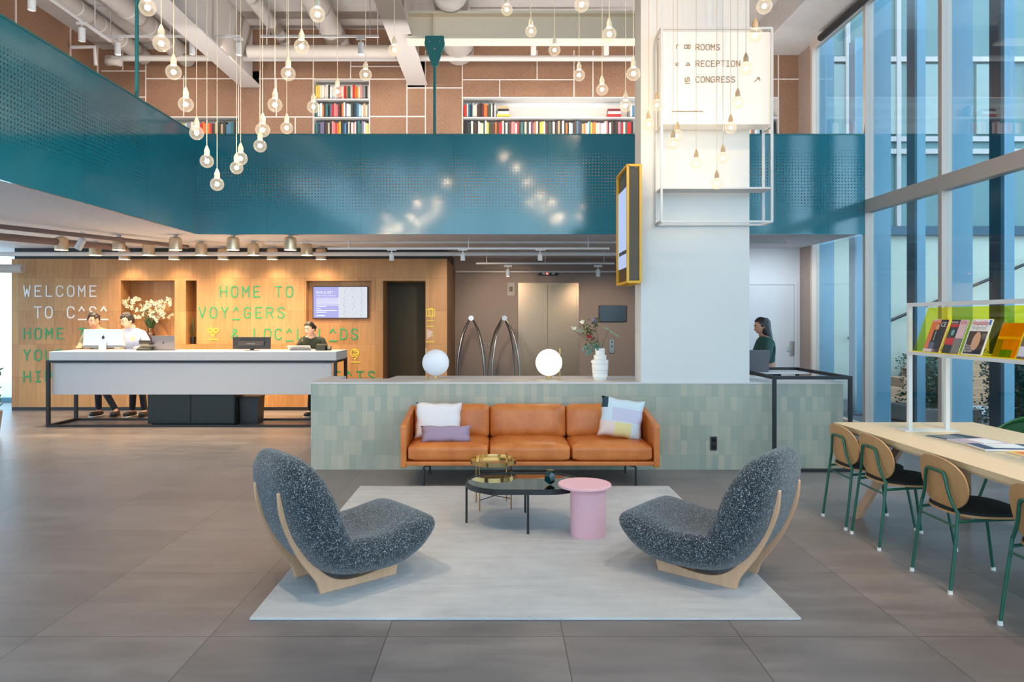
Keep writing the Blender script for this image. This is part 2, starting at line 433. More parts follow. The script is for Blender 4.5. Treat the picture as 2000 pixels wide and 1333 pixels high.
def _perf(axis):
    t = NT('perforated_teal_sheet_' + axis); x, y, z = t.sep(t.pos(False)); S = .0445
    a = x if axis == 'x' else y
    u = t.math('DIVIDE', a, S); v = t.math('DIVIDE', t.math('SUBTRACT', z, 2.82), S)
    cu = t.math('FLOOR', u); cv = t.math('FLOOR', v)
    fu = t.math('SUBTRACT', t.math('FRACT', u), .5); fv = t.math('SUBTRACT', t.math('FRACT', v), .5)
    d = t.math('SQRT', t.math('ADD', t.math('MULTIPLY', fu, fu), t.math('MULTIPLY', fv, fv)))
    zz = t.math('DIVIDE', t.math('SUBTRACT', z, 3.55), .50)
    fall = t.math('SUBTRACT', 1.0, t.math('MULTIPLY', zz, zz), clamp=True)
    # blocky world-map-like patches: coarse noise quantised to 3x3 hole blocks
    bu = t.math('FLOOR', t.math('DIVIDE', cu, 2.0)); bv = t.math('FLOOR', t.math('DIVIDE', cv, 2.0))
    nz = t.noise(t.comb(t.math('MULTIPLY', bu, .13), t.math('MULTIPLY', bv, .22), 4.0), 1.0, 3, .6)
    nb = t.white(t.comb(bu, bv)); 
    k = t.math('ADD', t.math('MULTIPLY', t.math('SUBTRACT', nz, .24), 2.0), t.math('MULTIPLY', t.math('SUBTRACT', nb, .5), .22), clamp=True)
    r = t.math('MULTIPLY', t.math('ADD', .10, t.math('MULTIPLY', k, .20)), t.math('POWER', fall, .5))
    hole = t.math('LESS_THAN', d, r)
    jp = t.math('LESS_THAN', t.math('ABSOLUTE', t.math('SUBTRACT', t.math('FRACT', t.math('DIVIDE', a, 1.335)), .5)), .0014)
    n = t.noise(t.pos(False), 2.0, 3)
    c = t.mix(n, rgb(12,108,124), rgb(22,120,134))
    t.base(t.mix(jp, c, rgb(14,60,68))); t.set(.12, .0, spec=1.0)
    t.bump(t.noise(t.pos(False), 1.6, 2), .05, .02)
    tr = t.node('ShaderNodeBsdfTransparent'); mx = t.node('ShaderNodeMixShader')
    t.l.new(hole, mx.inputs[0]); t.l.new(t.bsdf.outputs[0], mx.inputs[1]); t.l.new(tr.outputs[0], mx.inputs[2]); t.l.new(mx.outputs[0], t.out.inputs[0])
    return t.m
M['perf_x'] = _perf('x'); M['perf_y'] = _perf('y')

def _leather():
    t = NT('cognac_leather'); p = t.pos(); n = t.noise(p, 5, 4, .6); g = t.noise(p, 220, 2)
    w1 = t.noise(t.mapv(p, (14, 3, 3), (0, 0, .5)), 1.0, 3, .6, 1.2)
    t.base(t.ramp(n, [(.3, rgb(186,100,40)), (.7, rgb(214,128,62))])); t.set(.38, spec=.5)
    t.bump(t.math('ADD', t.math('MULTIPLY', w1, .8), t.math('MULTIPLY', g, .05)), .55, .014); return t.m
M['leather'] = _leather()

def _boucle():
    t = NT('black_white_boucle'); p = t.pos()
    vo = t.node('ShaderNodeTexVoronoi'); t.l.new(p, vo.inputs['Vector']); vo.inputs['Scale'].default_value = 150
    n = t.noise(p, 125, 2, .5, 2.0)
    f = t.math('ADD', t.math('MULTIPLY', n, 1.0), t.math('MULTIPLY', vo.outputs['Distance'], -.25))
    t.base(t.ramp(f, [(.38, rgb(20,26,32)), (.455, rgb(30,37,44)), (.505, rgb(140,152,160)), (.64, rgb(204,212,216))])); t.set(.9, sheen=.3)
    t.bump(n, .6, .006); return t.m
M['boucle'] = _boucle()

def _rug():
    t = NT('pale_grey_wool_rug'); p = t.pos(); n = t.noise(p, 3.0, 6, .65); g = t.noise(p, 240, 2)
    n2 = t.noise(t.mapv(p, (2, 14, 1)), 1.0, 4, .6)
    f = t.math('ADD', t.math('MULTIPLY', n, .5), t.math('MULTIPLY', n2, .5))
    t.base(t.ramp(f, [(.3, rgb(172,170,170)), (.7, rgb(200,198,197))])); t.set(.95, spec=.1)
    t.bump(t.math('ADD', g, t.math('MULTIPLY', n, .8)), .5, .006); return t.m
M['rug'] = _rug()

def _fabric(name, c, wr=.4):
    t = NT(name); p = t.pos(); t.base(t.mix(t.noise(p, 12, 3), tuple(v*.94 for v in c[:3])+(1,), c)); t.set(.85)
    t.bump(t.math('ADD', t.noise(t.mapv(p, (3, 8, 9), (0, .6, .3)), 1.0, 3, .6, 1.0), t.math('MULTIPLY', t.noise(p, 300, 1), .1)), wr, .012); return t.m
M['cush_white'] = _fabric('white_linen', rgb(232,222,220))
M['cush_lilac'] = _fabric('lilac_velvet', rgb(164,140,160))

def _patch():
    t = NT('patchwork_print_cushion'); p = t.pos(); x, y, z = t.sep(p)
    nav = t.math('MULTIPLY', t.math('LESS_THAN', x, -.15), t.math('GREATER_THAN', z, .08))
    lil = t.math('MULTIPLY', t.math('GREATER_THAN', x, -.10), t.math('GREATER_THAN', z, -.04))
    lil = t.math('MULTIPLY', lil, t.math('LESS_THAN', z, .09))
    yel = t.math('MULTIPLY', t.math('GREATER_THAN', x, -.06), t.math('LESS_THAN', z, -.05))
    yel = t.math('MULTIPLY', yel, t.math('LESS_THAN', x, .10))
    pk = t.math('MULTIPLY', t.math('LESS_THAN', x, -.06), t.math('LESS_THAN', z, -.05))
    c = t.mix(lil, rgb(206,216,222), rgb(200,194,212)); c = t.mix(yel, c, rgb(226,208,148)); c = t.mix(pk, c, rgb(230,206,196)); c = t.mix(nav, c, rgb(44,66,84))
    t.base(c); t.set(.85); t.bump(t.noise(t.mapv(p, (3, 8, 9)), 1.0, 3, .6, 1.0), .4, .012); return t.m
M['cush_patch'] = _patch()

def _gravel():
    t = NT('white_pebbles'); vo = t.node('ShaderNodeTexVoronoi'); t.l.new(t.pos(), vo.inputs['Vector']); vo.inputs['Scale'].default_value = 22
    t.base(t.ramp(vo.outputs['Distance'], [(0, rgb(236,238,238)), (.6, rgb(110,118,122))])); t.set(.8); return t.m
M['gravel'] = _gravel()
# ---------------------------------------------------------------- the shell
def wall_y(x0, x1, z0, z1, Y, holes, nmi=0):
    """wall face at depth Y with rectangular recesses (x0,x1,z0,z1,depth)"""
    b = MB(); xs = sorted({x0, x1, *[h[0] for h in holes], *[h[1] for h in holes]}); zs = sorted({z0, z1, *[max(z0, h[2]) for h in holes], *[h[3] for h in holes]})
    for a, c in zip(xs, xs[1:]):
        for d, e in zip(zs, zs[1:]):
            mx, mz = (a + c) / 2, (d + e) / 2
            if any(h[0] < mx < h[1] and h[2] < mz < h[3] for h in holes): continue
            b.poly([(a, Y, d), (c, Y, d), (c, Y, e), (a, Y, e)])
    for h in holes:
        a, c, d, e, dp = h[:5]; m = h[5] if len(h) > 5 else nmi; m2 = h[6] if len(h) > 6 else m
        b.poly([(a, Y+dp, d), (c, Y+dp, d), (c, Y+dp, e), (a, Y+dp, e)], m2)
        b.poly([(a, Y, d), (a, Y+dp, d), (a, Y+dp, e), (a, Y, e)], m); b.poly([(c, Y, d), (c, Y+dp, d), (c, Y+dp, e), (c, Y, e)], m)
        b.poly([(a, Y, e), (a, Y+dp, e), (c, Y+dp, e), (c, Y, e)], m); b.poly([(a, Y, d), (a, Y+dp, d), (c, Y+dp, d), (c, Y, d)], m)
    return b

struct(MB().box(-9.6, 5.35, -3.2, 14.8, -.12, 0).build('floor', M['floor']))
b = MB().box(-4.6, 4.4, -3.1, 12.4, 6.65, 6.75); b.box(-7.1, -4.6, -3.1, 12.4, 6.3, 6.75); b.box(4.4, 5.35, -3.1, 12.4, 6.2, 6.75)
struct(b.build('ceiling', M['ceil']))
b = MB().box(-9.7, 5.2, 10.14, 14.8, 2.82, 3.05); b.box(-9.7, -4.37, -3.1, 10.14, 2.82, 3.05)
struct(b.build('ceiling_lower', M['ceil_low']))
YU = 12.36
def hp(a, c, t, d, dp, *m): return (X_(a, YU), X_(c, YU), Z_(d, YU), Z_(t, YU), dp) + m
upper = wall_y(-6.97, 5.25, 3.05, 6.66, YU, [hp(614, 721, 157, 265, .24, 1), hp(905, 1519, 192, 265, .24, 1), hp(337, 466, 230, 265, .24, 1),
        hp(472, 507, 139, 169, .4, 2), hp(795, 831, 118, 172, .4, 2)])
wu = struct(upper.build('wall_upper_back', [M['felt'], M['white'], M['black']]))
sb = MB()
def seam(x0, y0, x1, y1):
    w_ = .009
    sb.box(X_(x0, YU) - w_, X_(x1, YU) + w_, YU - .012, YU + .01, Z_(max(y0, y1), YU) - w_, Z_(min(y0, y1), YU) + w_)
for s_ in [(285,100,285,262),(359,150,359,229),(466,150,466,262),(508,140,508,262),(190,139,285,139),(285,154,466,154),(507,154,614,154),
           (333,229,466,229),(508,229,614,229),(540,154,540,229),(577,229,577,262),(612,100,612,262),(685,100,685,155),(612,155,795,155),(686,130,795,130),
           (722,155,722,262),(795,100,795,262),(722,228,831,228),(831,100,831,262),(795,172,903,172),(903,100,903,262),(903,156,1121,156),
           (1049,100,1049,156),(976,156,976,191),(1121,100,1121,191),(1158,100,1158,191),(903,191,1519,191),(1508,97,1563,97),(1508,155,1563,155),(1520,60,1520,262),
           (1563,60,1563,262),(508,170,472,170),(472,140,472,170),(230,190,285,190),(240,100,240,139)]: seam(*s_)
struct(sb.build('seam_batten', M['seam'], wu))
sh = MB()
for (a, c, t) in [(614,721,193),(614,721,229),(905,1519,229)]:
    sh.box(X_(a, YU), X_(c, YU), YU - .012, YU + .24, Z_(t, YU) - .022, Z_(t, YU))
struct(sh.build('shelf_board', M['white'], wu))
# upper left wall
b = MB().box(-7.1, -6.97, -3.1, 12.4, 3.05, 6.3); wl = struct(b.build('wall_upper_left', M['felt']))
b = MB()
for px_, in [(190,), (137,), (30,), (-60,), (-240,)]:
    y_ = -6.97 * 1382 / (px_ - 978); b.box(-6.975, -6.955, y_ - .01, y_ + .01, 3.05, 6.3)
b.box(-6.975, -6.955, -3, 12.36, 5.15, 5.17)
struct(b.build('seam_batten', M['seam'], wl))
# parapets
b = MB().box(-4.326, 5.20, 10.10, 10.13, 2.80, 4.224); pb = struct(b.build('wall_balcony_back', M['perf_x']))
b = MB().box(-4.356, -4.326, -3.1, 10.10, 2.80, 4.224); pl = struct(b.build('wall_balcony_left', M['perf_y']))
b = MB().box(-4.36, 5.20, 10.095, 10.15, 4.215, 4.235); struct(b.build('parapet_cap', M['teal'], pb))
b = MB().box(-4.37, -4.32, -3.1, 10.10, 4.215, 4.235); struct(b.build('parapet_cap', M['teal'], pl))

# reception wood wall
YW = 12.28
def hw(a, c, t, d, dp, *m): return (X_(a, YW), X_(c, YW), Z_(d, YW) if d < 900 else .0, Z_(t, YW), dp) + m
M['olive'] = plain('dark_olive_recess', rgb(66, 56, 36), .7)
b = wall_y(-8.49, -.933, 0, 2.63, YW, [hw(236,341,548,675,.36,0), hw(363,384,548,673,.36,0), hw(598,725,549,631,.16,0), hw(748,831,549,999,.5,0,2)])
b.poly([(-.933, YW, 0), (-.933, 14.5, 0), (-.933, 14.5, 2.63), (-.933, YW, 2.63)], 1)
b.poly([(-8.49, YW, 0), (-8.49, 14.5, 0), (-8.49, 14.5, 2.63), (-8.49, YW, 2.63)], 1)
b.poly([(-8.49, YW, 2.63), (-.933, YW, 2.63), (-.933, 14.5, 2.63), (-8.49, 14.5, 2.63)], 1)
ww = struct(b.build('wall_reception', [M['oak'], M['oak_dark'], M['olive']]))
b = MB().box(-8.47, X_(748, YW), YW - .012, YW - .001, 0, .055); struct(b.build('baseboard_reception', M['black']))
b = MB().box(-8.45, -.96, YW + .02, 14.5, 2.632, 2.82); struct(b.build('dark_gap_fill', M['black']))  # black block painted in for the shaded gap above the wood wall

# lift wall, side walls
b = MB().box(-8.4, 4.1, 14.5, 14.62, 0, 2.82); struct(b.build('wall_lift', M['taupe']))
b = MB().box(4.0, 4.12, 12.42, 14.5, 0, 2.82); struct(b.build('wall_passage', M['taupe']))
b = MB().box(4.0, 5.25, 12.30, 12.42, 0, 2.82); struct(b.build('wall_white', M['coolwhite']))
b = MB().box(5.2, 5.32, 11.90, 12.42, 0, 6.2); struct(b.build('wall_corner', M['taupe']))
b = MB().box(-.92, 4.0, 14.485, 14.5, 0, .08); struct(b.build('baseboard_lift', M['black']))
# lift doors
Y_ = 14.5
d1 = MB()
xa, xb, zt = X_(1012, Y_), X_(1130, Y_), Z_(553, Y_)
d1.box(xa, xa + .05, Y_ - .03, Y_ - .001, 0, zt); d1.box(xb - .05, xb, Y_ - .03, Y_ - .001, 0, zt); d1.box(xa, xb, Y_ - .03, Y_ - .001, zt - .05, zt)
d1 = struct(d1.build('door_1', M['lift']))
xm = X_(1069.5, Y_)
for p_, q_ in ((xa + .05, xm - .003), (xm + .003, xb - .05)):
    struct(MB().box(p_, q_, Y_ - .02, Y_ - .008, 0, zt - .05).build('door_panel', M['lift'], d1))
# white door on the right
Y_ = 12.30; xa, xb, zt = 4.22, X_(1556, Y_), Z_(551, Y_)
d2 = MB(); d2.box(xb - .05, xb, Y_ - .03, Y_, 0, zt); d2.box(xa, xa + .05, Y_ - .03, Y_, 0, zt); d2.box(xa, xb, Y_ - .03, Y_, zt - .05, zt)
d2 = struct(d2.build('door_2', M['coolwhite']))
struct(MB().box(xa + .055, xb - .055, Y_ - .015, Y_ - .005, 0, zt - .055).build('door_panel', M['coolwhite'], d2))
h = MB(); h.rbox(X_(1541, Y_), X_(1551, Y_), Y_ - .03, Y_ - .014, Z_(695, Y_), Z_(667, Y_), .004); h.box(X_(1534, Y_), X_(1547, Y_), Y_ - .07, Y_ - .055, Z_(680, Y_) - .008, Z_(680, Y_) + .008)
h.box(X_(1546, Y_) - .008, X_(1546, Y_) + .008, Y_ - .06, Y_ - .025, Z_(680, Y_) - .008, Z_(680, Y_) + .008)
struct(h.build('door_handle', M['steel'], d2))

# pier
struct(MB().box(1.481, 2.627, 7.475, 7.81, .924, 6.66).build('wall_pier', M['pier']))

# ---------------------------------------------------------------- glazing
XG = 5.25; MY = [11.85, 10.13, 8.38, 6.63, 4.88, 3.13, 1.38, -.37, -2.12]
g1 = struct(MB().box(XG + .01, XG + .02, -3.1, 11.9, 0, 6.2).build('window_1', M['facade_glass']))
b = MB()
for y_ in MY: b.box(XG - .05, XG + .07, y_ - .035, y_ + .035, 0, 6.2)
b.box(XG - .05, XG + .07, -3.1, 11.9, 3.11, 3.29); b.box(XG - .05, XG + .07, -3.1, 11.9, 0, .07); b.box(XG - .05, XG + .07, -3.1, 11.9, 6.12, 6.2)
struct(b.build('window_frame', M['mull'], g1))
# back glazing behind the camera and left glazing under the balcony
g2 = struct(MB().box(-9.6, 5.25, -3.12, -3.11, 0, 6.65).build('window_2', M['facade_glass']))
b = MB()
for i in range(9): b.box(-9.6 + i * 1.85, -9.52 + i * 1.85, -3.17, -3.06, 0, 6.6)
b.box(-9.6, 5.25, -3.17, -3.06, 3.1, 3.3)
struct(b.build('window_frame', M['mull'], g2))
g3 = struct(MB().box(-9.6, -9.59, -3.1, 14.6, 0, 2.82).build('window_3', M['facade_glass']))
b = MB()
for i in range(10): b.box(-9.65, -9.54, -3.0 + i * 1.9, -2.92 + i * 1.9, 0, 2.82)
struct(b.build('window_frame', M['mull'], g3))
g4 = struct(MB().box(-9.6, -8.49, 13.6, 13.61, 0, 2.82).build('window_4', M['facade_glass']))
b = MB().box(-9.22, -9.12, 13.55, 13.65, 0, 2.82); b.box(-9.6, -8.49, 13.55, 13.65, 0, .08)
struct(b.build('window_frame', M['fin'], g4))
# roller blind cassette at the head of the glazing
b = MB(); b.tube([(XG - .14, 2.0, 6.08), (XG - .14, 11.3, 6.08)], .055, 12)
tag(b.build('roller_blind', M['black'], smooth=True), 'long black roller blind tube along the top of the glass wall', 'blind')

# ---------------------------------------------------------------- outside
struct(MB().box(5.4, 18, -6, 16, -.2, -.03).build('ground_outside', M['soil']))
M['stone'] = plain('bounce_paving_stone', rgb(206, 202, 196), .8)  # unseen paving kept pale to bounce daylight onto the ceilings
struct(MB().box(-18, -9.7, -6, 18, -.2, -.03).build('pavement_left', M['stone']))
struct(MB().box(-14, 12, -12, -3.3, -.2, -.03).build('pavement_back', M['stone']))
M['palewall'] = plain('pale_green_render', rgb(184, 192, 178), .8, var=.02)
M['tealwall'] = plain('teal_shaded_cladding', rgb(96, 128, 128), .5, var=.06)
M['curtain'] = plain('grey_green_curtain', rgb(140, 160, 156), .8, var=.1)
ow = struct(MB().box(5.4, 15, 14.2, 14.4, -.1, 3.26).build('wall_garden', M['palewall']))
struct(MB().box(5.4, 15, 14.1, 14.3, 3.26, 3.44).build('wall_garden_band', M['findark']))
up = struct(MB().box(5.4, 15, 14.25, 14.4, 3.44, 9.5).build('wall_garden_upper', M['tealwall']))
b = MB()
for z_ in (4.9, 5.15, 6.75): b.box(5.4, 15, 14.18, 14.25, z_, z_ + .10)
for i in range(9): b.box(5.9 + i * 1.02, 5.98 + i * 1.02, 14.17, 14.24, 3.44, 9.5)
struct(b.build('facade_grid', M['duct'], up))
b = MB()
for i in range(7): b.box(6.4 + i * 1.05, 7.0 + i * 1.05, 14.2, 14.26, 5.3, 6.7)
struct(b.build('curtain_panel', M['curtain'], up))
for y_ in MY[:6]:
    f = thing('facade_fin', 'tall blue facade fin outside the glass wall, %s' % {11.85: 'farthest from the table', 10.13: 'beside the end of the teal balcony', 8.38: 'second from the balcony end', 6.63: 'behind the magazine rack', 4.88: 'beyond the long table', 3.13: 'out at the right edge'}[y_], 'fin', (5.45, y_, 0), group='blue facade fins')
    MB().box(-.13, .12, -.03, .03, 0, 6.3).build('fin_blade', M['fin'], f)
    MB().box(.50, .57, .04, .24, 0, 6.3).build('post_shade_side', M['findark'], f); MB().box(.50, .62, -.02, .04, 0, 6.3).build('post_lit_face', M['fin'], f)  # post's shaded side is a dark box set behind its lit face
# garden stair
for i in range(9):
    x0 = 6.6 + i * .36; z0 = .02 + i * .16
    o = MB().box(x0 - (.0 if i else .0), 12.5, 12.6 + i * .12, 12.6 + (i + 1) * .12 + .5, z0, z0 + .16).build('garden_step', M['step'])
    tag(o, 'timber garden step outside, %s' % ['lowest of the flight', 'second from the bottom', 'third from the bottom', 'fourth from the bottom', 'fifth from the bottom', 'middle of the upper run', 'third from the top', 'second from the top', 'topmost of the flight'][i], 'step', 'timber steps of the garden stair')
b = MB().tube([(6.9, 14.05, 1.2), (12.5, 14.05, 3.55)], .03, 8)
tag(b.build('stair_handrail', M['black'], smooth=True), 'black handrail climbing the pale garden wall', 'handrail')
# planters with hedges
def hedge(x0, x1, y0, y1, z0, z1, label, seed, n, mat='leaf'):
    r = random.Random(seed)
    t = thing('hedge_planter', label, 'hedge', ((x0+x1)/2, (y0+y1)/2, 0)); cx, cy = (x0+x1)/2, (y0+y1)/2
    MB().rbox(x0-cx-.1, x1-cx+.1, y0-cy-.1, y1-cy+.1, 0, z0, .02).build('planter', M['conc'], t)
    b = MB()
    b.soft((0, 0, (z0+z1)/2), (x1-x0-.12, y1-y0-.12, z1-z0-.08), .12, n=3)
    for _ in range(n):
        f = r.randrange(4)
        x, y, z = r.uniform(x0, x1)-cx, r.uniform(y0, y1)-cy, r.uniform(z0, z1)
        if f == 0: y = y0-cy
        elif f == 1: x = x0-cx
        elif f == 2: z = z1
        else: y = y0-cy
        x += r.gauss(0, .03); y += r.gauss(0, .03); z += r.gauss(0, .025)
        a, l = r.uniform(0, 6.28), r.uniform(.03, .055); e = r.uniform(-.6, .9)
        d = Vector((math.cos(a)*math.cos(e), math.sin(a)*math.cos(e), math.sin(e))) * l; s_ = d.cross(Vector((r.gauss(0,1), r.gauss(0,1), r.gauss(0,1)))).normalized() * l * .33
        p = Vector((x, y, z)); b.poly([p, p + d*.5 + s_, p + d, p + d*.5 - s_])
    b.build('foliage', M[mat], t)['kind'] = 'stuff'
    return t
M['hedge'] = plain('hedge_leaves', rgb(40, 92, 74), .45, var=.4)
hedge(6.75, 9.8, 8.9, 9.9, .12, 1.12, 'long clipped hedge in a low planter outside the glass', 3, 9000, 'hedge')
hedge(6.35, 7.05, 10.6, 11.3, .25, 1.0, 'small round bush between the stair and the long hedge', 4, 2200, 'hedge')
tag(MB().box(6.12, 8.5, 11.4, 12.5, -.03, .05).build('gravel_bed', M['gravel']), 'white pebble bed at the foot of the timber steps', 'gravel')
bpy.data.objects['gravel_bed']['kind'] = 'stuff'

# ---------------------------------------------------------------- ceiling services
def beam_y(x, w_, z0, h_, label):
    t = thing('ceiling_beam', label, 'beam', (x, 4.6, z0), group=None)
    MB().box(-w_/2, w_/2, -7.6, 7.72, 0, .03).build('bottom_flange', M['beam'], t)
    MB().box(-.03, .03, -7.6, 7.72, .03, h_ - .0).build('web', M['beam'], t)
    return t
beam_y(-4.35, .34, 5.62, 1.02, 'white steel ceiling beam above the corner of the balcony')
beam_y(-1.45, .34, 5.66, .98, 'white steel ceiling beam just left of the teal rod bracket')
t = thing('cross_beam', 'steel beam in bulb-lit cream running crosswise above the back balcony', 'beam', (1.6, 10.25, 5.60))
MB().box(X_(795, 10.2) - 1.6, 1.7, -.14, .14, 0, .04).build('bottom_flange', M['beam_lit'], t)
MB().box(X_(795, 10.2) - 1.6, 1.7, -.02, .02, .04, .36).build('web', M['beam_lit'], t)
MB().box(X_(795, 10.2) - 1.6, 1.7, -.14, .14, .36, .40).build('top_flange', M['beam_lit'], t)
MB().box(X_(848, 10.2) - 1.606, X_(848, 10.2) - 1.594, -.13, -.02, .04, .36).build('stiffener', M['beam_lit'], t)
MB().box(X_(797, 10.2) - 1.61, X_(797, 10.2) - 1.59, -.14, .14, .04, .36).build('end_plate', M['beam_lit'], t)
# teal hanger rods
t = thing('hanger_rod', 'teal steel rod with bolted bracket holding the back balcony', 'rod', (X_(850, 10.16), 10.08, 4.235))
MB().tube([(0, 0, 0), (0, 0, 1.0)], .022, 12).build('rod', M['teal'], t, True)
b = MB().prism([(-.13, 1.385), (.13, 1.385), (.145, 1.27), (.06, 1.02), (.045, .96), (-.045, .96), (-.06, 1.02), (-.145, 1.27)], 'y', -.02, .02)
bk = b.build('bracket', M['teal'], t)
b = MB()
for q in ((0, 1.2, .018), (-.07, 1.3, .01), (.07, 1.3, .01)): b.ball((q[0], -.022, q[1]), q[2], 10, 6, (1, .5, 1))
b.build('bolt', M['steel'], bk, True)
t = thing('hanger_rod', 'teal steel rod rising from the left balcony parapet', 'rod', (-4.34, 8.44, 4.235))
MB().tube([(0, 0, 0), (0, 0, 1.95)], .022, 12).build('rod', M['teal'], t, True)
MB().rbox(-.07, .07, -.02, .02, 1.2, 1.5, .01).build('bracket', M['teal'], t)

def duct(name, label, pts, r, mat='duct', rings=0):
    b = MB().tube(pts, r, 20); o = b.build(name, M[mat], None, True); tag(o, label, 'pipe' if r < .09 else 'duct')
    if rings:
        a, c = Vector(pts[0]), Vector(pts[-1]); q = MB(); d = (c - a).normalized(); n = int((c - a).length / rings)
        for i in range(n):
            p = a + d * (i + .5) * rings; q.tube([p - d * .015, p + d * .015], r * 1.04, 20)
        q.build('joint_band', M['pipe'], o, True)
    return o
duct('air_duct', 'large round grey air duct above the cross beam', [(-.72, -2, 6.22), (-.72, 12.2, 6.22)], .26, rings=1.5)
duct('air_duct', 'round duct running between the two white ceiling beams', [(-2.75, -2, 6.28), (-2.75, 12.3, 6.28)], .18, rings=1.2)
duct('air_duct', 'slim duct hugging the right side of the corner beam', [(-3.75, -2, 6.42), (-3.75, 12.3, 6.42)], .10)
duct('air_duct', 'corrugated duct over the left balcony, nearer the wall', [(-6.2, -2, 6.14), (-6.2, 12.3, 6.14)], .13, rings=.6)
duct('air_duct', 'corrugated duct over the left balcony, nearer the beam', [(-5.45, -2, 6.12), (-5.45, 12.3, 6.12)], .15, rings=.6)
duct('water_pipe', 'white pipe running across in front of the upper brown wall', [(X_(208, 11.9), 11.9, Z_(114, 11.9)), (2.4, 11.9, Z_(114, 11.9))], .05, 'pipe')
duct('water_pipe', 'short white pipe elbow in front of the brown corner panels', [(X_(212, 11.85), 11.85, Z_(116, 11.85)), (X_(218, 11.8), 11.7, Z_(126, 11.8)), (X_(232, 11.8), 11.6, Z_(129, 11.8)), (X_(248, 11.8), 11.6, Z_(131, 11.8))], .06, 'pipe')
duct('water_pipe', 'thin white pipe with a dropping end at the top left', [(X_(140, 11.4), 11.4, Z_(92, 11.4)), (X_(185, 11.4), 11.4, Z_(92, 11.4)), (X_(187, 11.4), 11.4, Z_(128, 11.4))], .03, 'pipe')
duct('service_duct', 'boxy grey duct crossing under the ceiling behind the corner beam', [(-4.1, 11.5, 5.93), (-1.7, 11.5, 5.93)], .11)
# lower ceiling pipes
duct('sprinkler_pipe', 'long white pipe across the lower ceiling over reception', [(-9.5, 11.4, 2.635), (1.9, 11.4, 2.635)], .033, 'pipe')
duct('sprinkler_pipe', 'white pipe in front of the lift wall', [(-.9, 14.1, Z_(531, 14.1)), (3.0, 14.1, Z_(531, 14.1))], .02, 'pipe')
duct('sprinkler_pipe', 'upper white pipe close behind the balcony edge over reception', [(-3.6, 10.9, 2.77), (4.4, 10.9, 2.77)], .02, 'pipe')
duct('heating_pipe', 'diagonal pipe under the left balcony nearest the wood wall', [(-7.9, 7.0, 2.68), (-6.0, 11.3, 2.72)], .05, 'mauve')
duct('heating_pipe', 'diagonal pipe under the left balcony farther out', [(-6.9, 7.0, 2.72), (-5.0, 11.3, 2.74)], .03, 'mauve')
duct('sprinkler_pipe', 'grey pipe run at the far left end of the wood wall', [(-9.4, 11.6, 2.42), (-7.9, 11.7, 2.42)], .07, 'duct')

q = MB()
for x_ in (-3.8, -2.0): q.box(x_-.008, x_+.008, 11.49, 11.51, 6.0, 6.66)
q.build('hanger', M['pipe'], bpy.data.objects['service_duct'])
def track(label, x0, x1, y, z, zc):
    t = thing('light_track', label, 'track', ((x0+x1)/2, y, z)); h = (x1-x0)/2
    MB().box(-h, h, -.018, .018, -.015, .015).build('rail', M['pipe'], t)
    b = MB()
    for k in (-.85, 0, .85): b.box(h*k-.006, h*k+.006, -.006, .006, .015, zc - z)
    b.build('hanger', M['pipe'], t)
track('white light track high in front of the brown wall, left stretch', X_(196, 10.6), X_(470, 10.6), 10.6, Z_(71, 10.6), 6.2)
track('white light track high in front of the brown wall, middle stretch', X_(508, 10.6), X_(740, 10.6), 10.6, Z_(71, 10.6), 6.6)
track('white light track behind the bulb-lit cross beam', X_(870, 11.3), X_(1200, 11.3), 11.3, Z_(86, 11.3), 6.6)
track('white light track under the lower ceiling left of the hanging screen', X_(640, 10.6), X_(1190, 10.6), 10.6, Z_(486, 10.6), 2.82)
track('short white light track in front of the lift', X_(930, 12.6), X_(1200, 12.6), 12.6, Z_(515, 12.6), 2.82)
def track_spot(px_, py_, Y, label, h_=.17, r=.045, tilt=0, group='white track spotlights'):
    p = P(px_, py_, Y); t = thing('track_spotlight', label, 'spotlight', p, 0, group); 
    MB().lathe([(0, -h_/2+.01), (r*.8, -h_/2+.01), (r, -h_/2), (r, h_/2), (r*.7, h_/2+.006), (0, h_/2+.006)], n=18).build('lamp_head', M['white'], t, True)
    MB().box(-.008, .008, -.008, .008, h_/2, h_/2+.07).build('stem', M['pipe'], t); MB().box(-.07, .07, -.016, .016, h_/2+.05, h_/2+.085).build('adapter', M['pipe'], t)
    t.rotation_euler.y = tilt
    return t
for i, (a, c, lb) in enumerate([(230, 95, 'left of the teal rod'), (376, 95, 'just left of the corner beam'), (466, 96, 'just right of the corner beam'), (705, 95, 'above the three-row bookcase')]):
    track_spot(a, c, 10.6, 'white cylinder spotlight under the high track, ' + lb)
track_spot(1042, 96, 11.3, 'white cylinder spotlight behind the cross beam, left one'); track_spot(1184, 96, 11.3, 'white cylinder spotlight behind the cross beam, right one')
tr = thing('light_track', 'white light track running lengthwise over the left balcony', 'track', (-5.68, 7.6, Z_(68, 9.6) + .185))
MB().box(-.018, .018, -2.6, 2.7, -.015, .015).build('rail', M['pipe'], tr); MB().box(-.006, .006, 2.3, 2.31, .015, 6.3 - Z_(68, 9.6) - .185).build('hanger', M['pipe'], tr)
track_spot(160, 68, 9.6, 'white spotlight high above the left balcony parapet, tilted', tilt=.0); track_spot(62, 6, 8.57, 'white spotlight cut by the top edge above the left parapet')
track_spot(765, 503, 10.6, 'white spotlight under the lower ceiling near the balcony underside, leftmost', .10, .035)
track_spot(904, 503, 10.6, 'white spotlight under the lower ceiling above the first coat arch', .10, .035)
track_spot(1055, 503, 10.6, 'white spotlight under the lower ceiling above the lift door', .10, .035)
track_spot(992, 534, 12.6, 'low white spotlight left of the lift door', .12, .04)
track_spot(1168, 534, 12.6, 'low white spotlight between lift and black screen', .12, .04)
track_spot(157, 477, 9.8, 'pale tilted spotlight between the gold downlights', .16, .05, .5)
